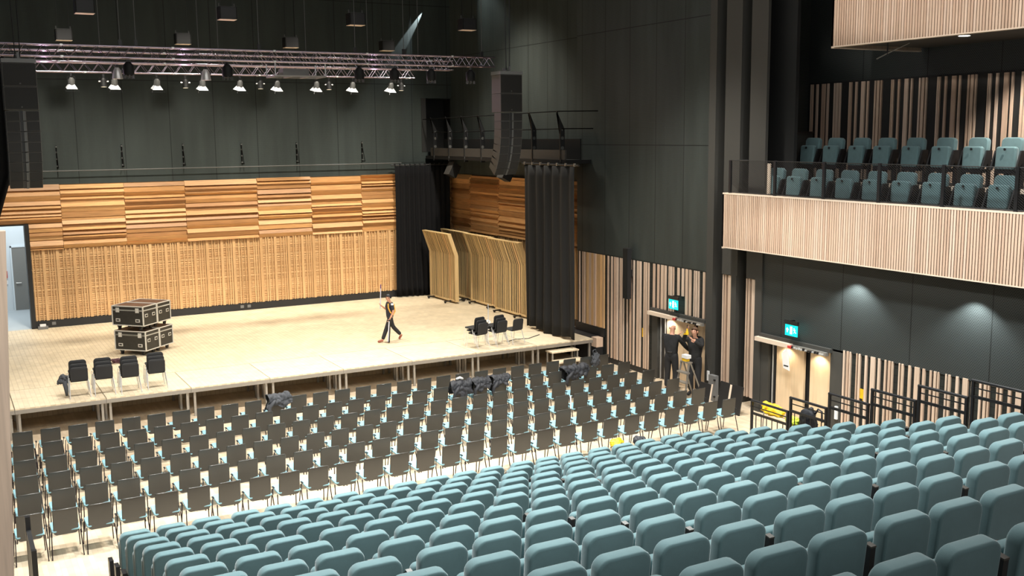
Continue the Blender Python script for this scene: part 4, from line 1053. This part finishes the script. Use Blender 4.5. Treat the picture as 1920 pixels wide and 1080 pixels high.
# ------------------------------------------------------------------ people
def skinned(name, edges_pts, mtl, parent=None, sub=2):
    """edges_pts: {key: (pos, radius)}, chains: list of key lists"""
    pts, chains = edges_pts
    keys = list(pts); idx = {k: i for i, k in enumerate(keys)}
    es = set()
    for ch in chains:
        for a, b in zip(ch, ch[1:]): es.add((idx[a], idx[b]))
    me = bpy.data.meshes.new(name); me.from_pydata([pts[k][0] for k in keys], list(es), [])
    me.materials.append(M[mtl])
    o = bpy.data.objects.new(name, me); C.objects.link(o)
    if parent is not None: o.parent = parent
    sk = o.modifiers.new('skin', 'SKIN'); sk.use_smooth_shade = True
    if not me.skin_vertices: me.attributes.new  # layer is made by the modifier
    bm = bmesh.new(); bm.from_mesh(me); lay = bm.verts.layers.skin.verify()
    for v in bm.verts:
        r = pts[keys[v.index]][1]; r = r if isinstance(r, tuple) else (r, r)
        v[lay].radius = r; v[lay].use_root = (v.index == 0)
    bm.to_mesh(me); bm.free()
    sb = o.modifiers.new('smooth', 'SUBSURF'); sb.levels = sub; sb.render_levels = sub
    return o
def fingers(pts, chains, side, wrist, d, curl, s):
    d = Vector(d).normalized(); w = Vector(wrist); up = Vector(curl).normalized(); sd = d.cross(up).normalized()
    pk = side+'palm'; pts[pk] = (tuple(w+d*.055*s), (.030*s, .018*s)); 
    for i, L in enumerate((.062, .070, .065, .050)):
        b = w+d*.085*s+sd*(.024-.016*i)*s
        k1, k2, k3 = (side+'f%d%d' % (i, j) for j in range(3))
        pts[k1] = (tuple(b), .0095*s); pts[k2] = (tuple(b+d*L*.5*s+up*.012*s), .0088*s); pts[k3] = (tuple(b+d*L*.75*s+up*.045*s), .0080*s)
        chains.append([pk, k1, k2, k3])
    t1, t2 = side+'t1', side+'t2'
    pts[t1] = (tuple(w+d*.045*s+sd*.042*s+up*.01*s), .011*s); pts[t2] = (tuple(w+d*.075*s+sd*.055*s+up*.04*s), .0095*s); chains.append([pk, t1, t2])
    return pk
def person(name, label, loc, rz, J, s, shirt, trouser, shoe, hair, extra=None, bald=False):
    """J: joints in the figure's own frame, facing +Y, height about 1.7 m before scale s"""
    t = thing(name, label, 'person', loc, rz)
    V = lambda k: tuple(Vector(J[k])*s)
    pts = {'pelvis': (V('pelvis'), (.135*s, .105*s)), 'waist': (V('waist'), (.125*s, .095*s)), 'chest': (V('chest'), (.155*s, .11*s)), 'neckb': (V('neckb'), (.075*s, .07*s)), 'neck': (V('neck'), .052*s),
           'jaw': (V('jaw'), (.062*s, .075*s)), 'head': (V('head'), (.080*s, .098*s)), 'crown': (V('crown'), (.062*s, .075*s))}
    ch = [['pelvis', 'waist', 'chest', 'neckb', 'neck', 'jaw', 'head', 'crown']]
    for S in 'LR':
        for k, r in (('sho', .058), ('elb', .042), ('wri', .028), ('hip', .09), ('kne', .058), ('ank', .042), ('toe', .035)): pts[k+S] = (V(k+S), r*s)
        ch += [['chest', 'sho'+S, 'elb'+S, 'wri'+S], ['pelvis', 'hip'+S, 'kne'+S, 'ank'+S, 'toe'+S]]
        d = Vector(J['wri'+S])-Vector(J['elb'+S]); pk = fingers(pts, ch, S, V('wri'+S), d, J.get('curl'+S, (0, 1, .2)), s)
        ch.append(['wri'+S, pk])
    # face: nose and ears
    h, f = Vector(J['head'])*s, Vector(J.get('look', (0, 1, 0))).normalized(); sd = f.cross(Vector((0, 0, 1))).normalized()
    pts['nose'] = (tuple(h+f*.104*s-Vector((0, 0, .025*s))), .010*s); ch.append(['head', 'nose'])
    body = skinned('body', (pts, ch), 'skin', t)
    m = MB()
    for e in (-1, 1): m.tube([h+sd*e*.03*s+f*.084*s+Vector((0, 0, .012*s)), h+sd*e*.03*s+f*.099*s+Vector((0, 0, .012*s))], .007*s, 8)
    m.tube([h+sd*-.020*s+f*.088*s-Vector((0, 0, .068*s)), h+sd*.020*s+f*.088*s-Vector((0, 0, .068*s))], .006*s, 6)
    m.build('face_feature', 'hair_brown', t)
    m = MB()
    for e in (-1, 1): m.tube([h+sd*e*.078*s-Vector((0, 0, .03*s)), h+sd*e*.090*s+Vector((0, 0, .005*s)), h+sd*e*.080*s+Vector((0, 0, .03*s))], .013*s, 8)
    m.build('ear', 'skin', t, smooth=True)
    g = 1.16
    sl = J.get('sleeve', 1.0)
    sp = {'w0': (tuple((Vector(J['pelvis'])-Vector((0, 0, .10)))*s), (.178*s, .150*s)), 'waist': (V('waist'), (.165*s, .135*s)), 'chest': (V('chest'), (.195*s, .150*s)), 'nb': (tuple((Vector(J['neckb'])+Vector((0, 0, -.01)))*s), (.098*s, .09*s))}
    sc = [['w0', 'waist', 'chest', 'nb']]
    for S in 'LR':
        sp['s'+S] = (V('sho'+S), .080*s); a, b, c = Vector(J['sho'+S]), Vector(J['elb'+S]), Vector(J['wri'+S])
        if sl < 1: sp['e'+S] = (tuple((a+(b-a)*.85)*s), .064*s); sc.append(['chest', 's'+S, 'e'+S])
        else: sp['e'+S] = (tuple(b*s), .062*s); sp['c'+S] = (tuple((b+(c-b)*.93)*s), .046*s); sc.append(['chest', 's'+S, 'e'+S, 'c'+S])
    skinned('shirt', (sp, sc), shirt, t)
    tp = {'p': (V('pelvis'), (.190*s, .155*s))}; tc = []
    for S in 'LR':
        tp['h'+S] = (V('hip'+S), .112*s); tp['k'+S] = (V('kne'+S), .082*s); a, b = Vector(J['kne'+S]), Vector(J['ank'+S]); tp['a'+S] = (tuple((a+(b-a)*.95)*s), .070*s); tc.append(['p', 'h'+S, 'k'+S, 'a'+S])
    tp['b'] = (tuple(Vector(J['waist'])*s), (.150*s, .125*s)); tc.append(['p', 'b'])
    skinned('trousers', (tp, tc), trouser, t)
    for S in 'LR':
        a, b = Vector(J['ank'+S]), Vector(J['toe'+S]); d = (b-a); he = a+Vector((0, 0, -.0))-d*.25
        skinned('shoe', ({'h': (tuple((he)*s), .048*s), 'm': (tuple((a+d*.45)*s), .050*s), 't': (tuple((b+d*.15)*s), .040*s)}, [['h', 'm', 't']]), shoe, t, 1)
    if hair:
        bm = bmesh.new(); bmesh.ops.create_icosphere(bm, subdivisions=4, radius=1)
        kill = [v for v in bm.verts if (v.co.y > .30 and v.co.z < .34) or v.co.z < -.42 or (v.co.y > -.15 and v.co.z < -.05)]
        bmesh.ops.delete(bm, geom=kill, context='VERTS')
        rx = Matrix((sd, f, sd.cross(f))).transposed()
        for v in bm.verts:
            k = 1+.04*math.sin(v.co.x*14)*math.sin(v.co.y*11)
            v.co = h + rx @ Vector((v.co.x*.094*s*k, v.co.y*.112*s*k-.012*s, v.co.z*.118*s*k+.012*s))
        me = bpy.data.meshes.new('hair'); bm.to_mesh(me); bm.free(); me.materials.append(M[hair]); me.polygons.foreach_set('use_smooth', [True]*len(me.polygons))
        ho = bpy.data.objects.new('hair', me); C.objects.link(ho); ho.parent = t; ho.modifiers.new('thickness', 'SOLIDIFY').thickness = .012*s
    return t
# the walker: strides to the left of the picture, so he faces -X; own frame faces +Y, turned by +90 degrees
Jw = dict(pelvis=(0, 0, .90), waist=(0, .01, 1.06), chest=(0, .0, 1.26), neckb=(0, .0, 1.42), neck=(0, .02, 1.47), jaw=(0, .05, 1.53), head=(0, .05, 1.60), crown=(0, .04, 1.67),
          shoL=(.17, .0, 1.37), elbL=(.20, -.05, 1.10), wriL=(.19, .08, .86), curlL=(0, 1, .3), shoR=(-.17, .0, 1.37), elbR=(-.22, .06, 1.14), wriR=(-.15, .24, 1.28), curlR=(.3, .5, .6),
          hipL=(.09, -.02, .86), kneL=(.10, -.14, .50), ankL=(.10, -.46, .16), toeL=(.10, -.38, .035),
          hipR=(-.09, .02, .86), kneR=(-.10, .20, .47), ankR=(-.10, .36, .075), toeR=(-.10, .52, .05), look=(0, 1, -.12), sleeve=.8)
for a in ('sho', 'elb', 'wri', 'curl'): L, Q = Jw[a+'L'], Jw[a+'R']; Jw[a+'L'] = (-Q[0], Q[1], Q[2]); Jw[a+'R'] = (-L[0], L[1], L[2])
PS = .84
w = person('person', 'person in dark clothes striding across the stage with a long pole', (10.56, 2.90, SZ), PI/2, Jw, PS, 'navy', 'trousers', 'shoe_brown', 'hair_black')
m = MB(); s = PS
m.tube([(-.13*s, .11*s, 1.40*s), (-.16*s, .12*s, 1.25*s), (-.175*s, .06*s, 1.10*s), (-.17*s, -.05*s, .98*s)], .024*s, 6); m.tube([(-.13*s, .06*s, 1.43*s), (-.10*s, -.12*s, 1.36*s), (-.15*s, -.14*s, 1.10*s), (-.17*s, -.05*s, .98*s)], .022*s, 6); m.build('harness', 'harness', w)
m = MB(); m.cbox((-.23*s, .0*s, 1.38*s), (.04, .07, .05)); m.build('shoulder_patch', 'white_plastic', w)
wp = Vector((10.56, 2.90, SZ))
m = MB(); m.tube([(10.305, 3.03, SZ+1.00), (10.335, 3.03, SZ+1.62)], .016, 8, 0); m.tube([(10.335, 3.03, SZ+1.62), (10.34, 3.03, SZ+1.74)], .016, 8, 1); o = m.build('white_pole', ['pole_white', 'purple']); tag(o, 'upright white pole held in front of the walking person', 'pole')
m = MB(); m.tube([(10.46, 2.68, SZ+.70), (10.40, 2.66, SZ+.02)], .036, 8, 0); m.tube([(10.42, 2.64, SZ+.66), (10.355, 2.62, SZ+.05)], .016, 6, 1); o = m.build('folded_stand', ['black_plastic', 'pole_white']); tag(o, 'dark folded stand carried low by the walking person', 'stand')
Jm = dict(pelvis=(0, 0, .92), waist=(0, .0, 1.08), chest=(0, .02, 1.30), neckb=(0, .02, 1.46), neck=(0, .03, 1.50), jaw=(0, .06, 1.56), head=(0, .05, 1.63), crown=(0, .04, 1.70),
          shoL=(-.18, .0, 1.41), elbL=(-.16, .22, 1.22), wriL=(.02, .36, 1.38), curlL=(.3, .3, .6), shoR=(.18, .02, 1.41), elbR=(.33, .14, 1.16), wriR=(.36, .36, 1.02), curlR=(0, .6, -.3),
          hipL=(-.09, 0, .88), kneL=(-.11, .03, .48), ankL=(-.11, -.02, .08), toeL=(-.12, .13, .035), hipR=(.09, 0, .88), kneR=(.10, .05, .48), ankR=(.10, .0, .08), toeR=(.12, .15, .035), look=(.2, 1, .2))
b = person('person', 'bald man in black seen from behind beside the step ladder', (15.84, -4.08, 0), -1.0, Jm, 1.06, 'black_fabric', 'trousers', 'black_plastic', None)
m = MB(); m.tube([(-.15*1.06, 0, 1.04*1.06), (-.05, -.13, 1.04*1.06), (.05, -.13, 1.04*1.06), (.15*1.06, 0, 1.04*1.06), (.05, .13, 1.04*1.06), (-.05, .13, 1.04*1.06), (-.15*1.06, 0, 1.04*1.06)], .02, 6); m.build('belt', 'black_plastic', b)
Jo = dict(pelvis=(0, 0, .92), waist=(0, .0, 1.08), chest=(0, .02, 1.30), neckb=(0, .02, 1.46), neck=(0, .03, 1.50), jaw=(0, .06, 1.56), head=(0, .05, 1.63), crown=(0, .04, 1.70),
          shoL=(-.18, .02, 1.43), elbL=(-.26, .16, 1.30), wriL=(-.10, .30, 1.46), curlL=(.2, .3, .8), shoR=(.18, .02, 1.43), elbR=(.24, .18, 1.42), wriR=(.10, .28, 1.66), curlR=(-.2, .3, .8),
          hipL=(-.09, 0, .88), kneL=(-.10, .03, .48), ankL=(-.10, -.02, .08), toeL=(-.11, .13, .035), hipR=(.09, 0, .88), kneR=(.10, .05, .48), ankR=(.10, .0, .08), toeR=(.11, .15, .035), look=(0, 1, .35))
b = person('person', 'brown-haired man in black reaching up to the door mechanism', (16.10, -4.76, 0), 2.0, Jo, 1.06, 'black_fabric', 'trousers', 'black_plastic', 'hair_brown')
t = thing('power_drill', 'yellow power drill held up under the door operator', 'drill', (15.74, -4.86, 1.70)); m = MB(); m.tube([(0, 0, .16), (0, 0, .06), (0, 0, 0)], [.012, .04, .045], 8); m.bar((0, 0, .03), (.0, .12, -.01), .04); m.build('drill_body', 'yellow', t); m = MB(); m.tube([(0, 0, .16), (0, 0, .26)], .01, 6); m.build('drill_bit', 'black_metal', t)
t = thing('tool_tray', 'white and yellow tool tray on top of the step ladder', 'tool tray', (15.60, -5.02, 1.115)); m = MB(); m.box(-.07, -.11, 0, .07, .11, .09); m.build('tray', 'white_plastic', t); m = MB(); m.box(-.06, -.06, -.08, .06, .10, 0); m.build('tray_base', 'yellow', t)

# ------------------------------------------------------------------ near timber wing at the far left and left guard panel
m = MB(); m.prism([(-3.0, 2.0), (-1.09, 2.0), (-.868, 6.39), (-3.0, 6.39)], 'y', -19.1, -19.0, 0); struct('wall_left_wing', m, ['ash_2'])
t = thing('side_guard', 'dark panelled guard standing beside the left end of the raked seats', 'railing', (-.42, -10.9, 0))
m = MB(); m.box(-.03, 0, .05, .03, .95, 1.30); m.build('panel', 'black_plastic', t)
m = MB(); m.box(-.035, .9, 0, .035, .98, 1.50); m.box(-.035, -.04, 0, .035, .04, 1.32); m.build('post', 'black_metal', t)

# ------------------------------------------------------------------ light
def area(name, loc, tgt, size, power, col=(1, .95, .86), sy=None, spread=180):
    l = bpy.data.lights.new(name, 'AREA'); l.energy = power; l.color = col; l.size = size; l.spread = math.radians(spread)
    if sy: l.shape = 'RECTANGLE'; l.size_y = sy
    o = bpy.data.objects.new(name, l); C.objects.link(o); o.location = loc
    o.rotation_euler = (Vector(tgt)-Vector(loc)).to_track_quat('-Z', 'Y').to_euler()
    return o
def spot(name, loc, tgt, power, deg, blend=.4, col=(1, .95, .86), rad=.1):
    l = bpy.data.lights.new(name, 'SPOT'); l.energy = power; l.color = col; l.spot_size = math.radians(deg); l.spot_blend = blend; l.shadow_soft_size = rad
    o = bpy.data.objects.new(name, l); C.objects.link(o); o.location = loc
    o.rotation_euler = (Vector(tgt)-Vector(loc)).to_track_quat('-Z', 'Y').to_euler()
    return o
WARM = (1, .93, .80)
# stage wash from lamps over the stage
for x in (2.5, 6.5, 10.5, 14.2):
    spot('stage_wash', (x, 5.2, 13.4), (x+.1, 4.6, .75), 3600, 88, .8, WARM, .30)
    spot('wall_wash', (x, 2.9, 13.4), (x, 11.05, 3.0), 4700, 48, .9, WARM, .40)
# rows of chairs and raked seats
for x in (1.5, 7, 12.5):
    spot('house_stalls', (x, -6.6, 13.4), (x, -4.6, 0), 6500, 78, .7, (1, .96, .88), .3)
for x in (1.5, 6, 10.5):
    spot('house_rake', (x, -12.0, 13.6), (x, -14.0, 1), 7200, 100, .8, (.95, 1, .98), .4)
for x in (0, 5.5, 11):
    spot('rear_fill', (x, -24, 13.2), (x+1.5, -12.0, 1.5), 2300, 72, .8, (.95, 1, .98), .5)  # front fill added behind the camera to brighten the seat backs
for x in (2, 7.5, 13):
    spot('front_of_house', (x, -19.5, 13.0), (x, -1.5, .3), 4200, 40, .8, (1, .96, .88), .3)
# balcony fronts
o = spot('balcony_wash', (5, -13, 11.5), (16.0, -12.6, 4.75), 3900, 58, .5, (1, .93, .85), .2); o.scale = (1, .12, 1)
o = spot('balcony_wash', (5, -15, 11.5), (16.0, -14.0, 9.55), 3200, 58, .5, (1, .93, .85), .2); o.scale = (1, .16, 1)
spot('balcony_down', (16.94, -11.93, 8.74), (17.3, -12.6, 5.5), 70, 100, .6, (1, .95, .85), .05)
spot('balcony_down', (17.2, -13.5, 8.74), (18.8, -12.7, 6.3), 700, 78, .5, (1, .95, .85), .05)
# under-balcony wall scallops and door lights
for y in (-9.95, -12.95): spot('wall_scallop', (16.06, y, 3.80), (16.20, y, 2.0), 200, 116, .55, (.88, 1, 1), .03)
spot('door_light', (XW-.10, -7.75, 1.84), (XW+.09, -7.85, .7), 46, 130, .6, (1, .88, .66), .03)
spot('door_light', (XW-.10, -8.85, 1.84), (XW+.09, -8.85, .7), 30, 130, .6, (1, .88, .66), .03)
spot('door_light', (XW-.10, -3.20, 1.84), (XW+.09, -3.3, .7), 60, 130, .6, (1, .95, .82), .03)
spot('wing_fill', (-1.9, -22.0, 8.6), (-1.0, -19.05, 5.2), 240, 50, .6, (1, .95, .85), .1)  # unseen fill, added only to lighten the timber wing
area('corridor_light', (.8, 13.4, 5.7), (.8, 13.4, 0), 2.0, 190, (.86, .95, 1))
# narrow beams raking the dark back wall
spot('wall_beam', (15.80, 10.98, 11.95), (14.2, 11.08, 9.6), 3200, 12, .6, (.85, .95, 1), .004)
spot('wall_beam', (15.1, 10.94, 12.6), (14.75, 11.07, 6.6), 2200, 7, .7, (.85, .95, 1), .02)
spot('wall_graze', (15.9, 9.0, 13.5), (16.67, 6.5, 8.5), 420, 50, .8, (.85, 1, 1), .05)
# rose fill added under the trusses to imitate their pink glints
for x in (1.5, 5.0, 10.5): spot('truss_fill', (x, 3.3, 8.0), (x+1, 1.2, 9.1), 70, 110, .6, (1, .66, .95), .05)
w = bpy.data.worlds.new('world'); bpy.context.scene.world = w; w.use_nodes = True
w.node_tree.nodes['Background'].inputs['Color'].default_value = (.8, .9, 1, 1); w.node_tree.nodes['Background'].inputs['Strength'].default_value = .12
area('hall_fill', (7, -13, 13.9), (7, -13, 0), 14, 1000, (1, .97, .92), 18)
area('camera_side_fill', (5, -31, 10), (9, -8, 2), 8, 350, (1, .98, .95), 4)

sc = bpy.context.scene
sc.view_settings.view_transform = 'Standard'; sc.view_settings.look = 'None'; sc.view_settings.gamma = 1; sc.view_settings.exposure = 0
sc.view_settings.use_curve_mapping = False
sc.cycles.max_bounces = 6; sc.cycles.diffuse_bounces = 3; sc.cycles.glossy_bounces = 3; sc.cycles.use_denoising = True
sc.cycles.sample_clamp_indirect = 4
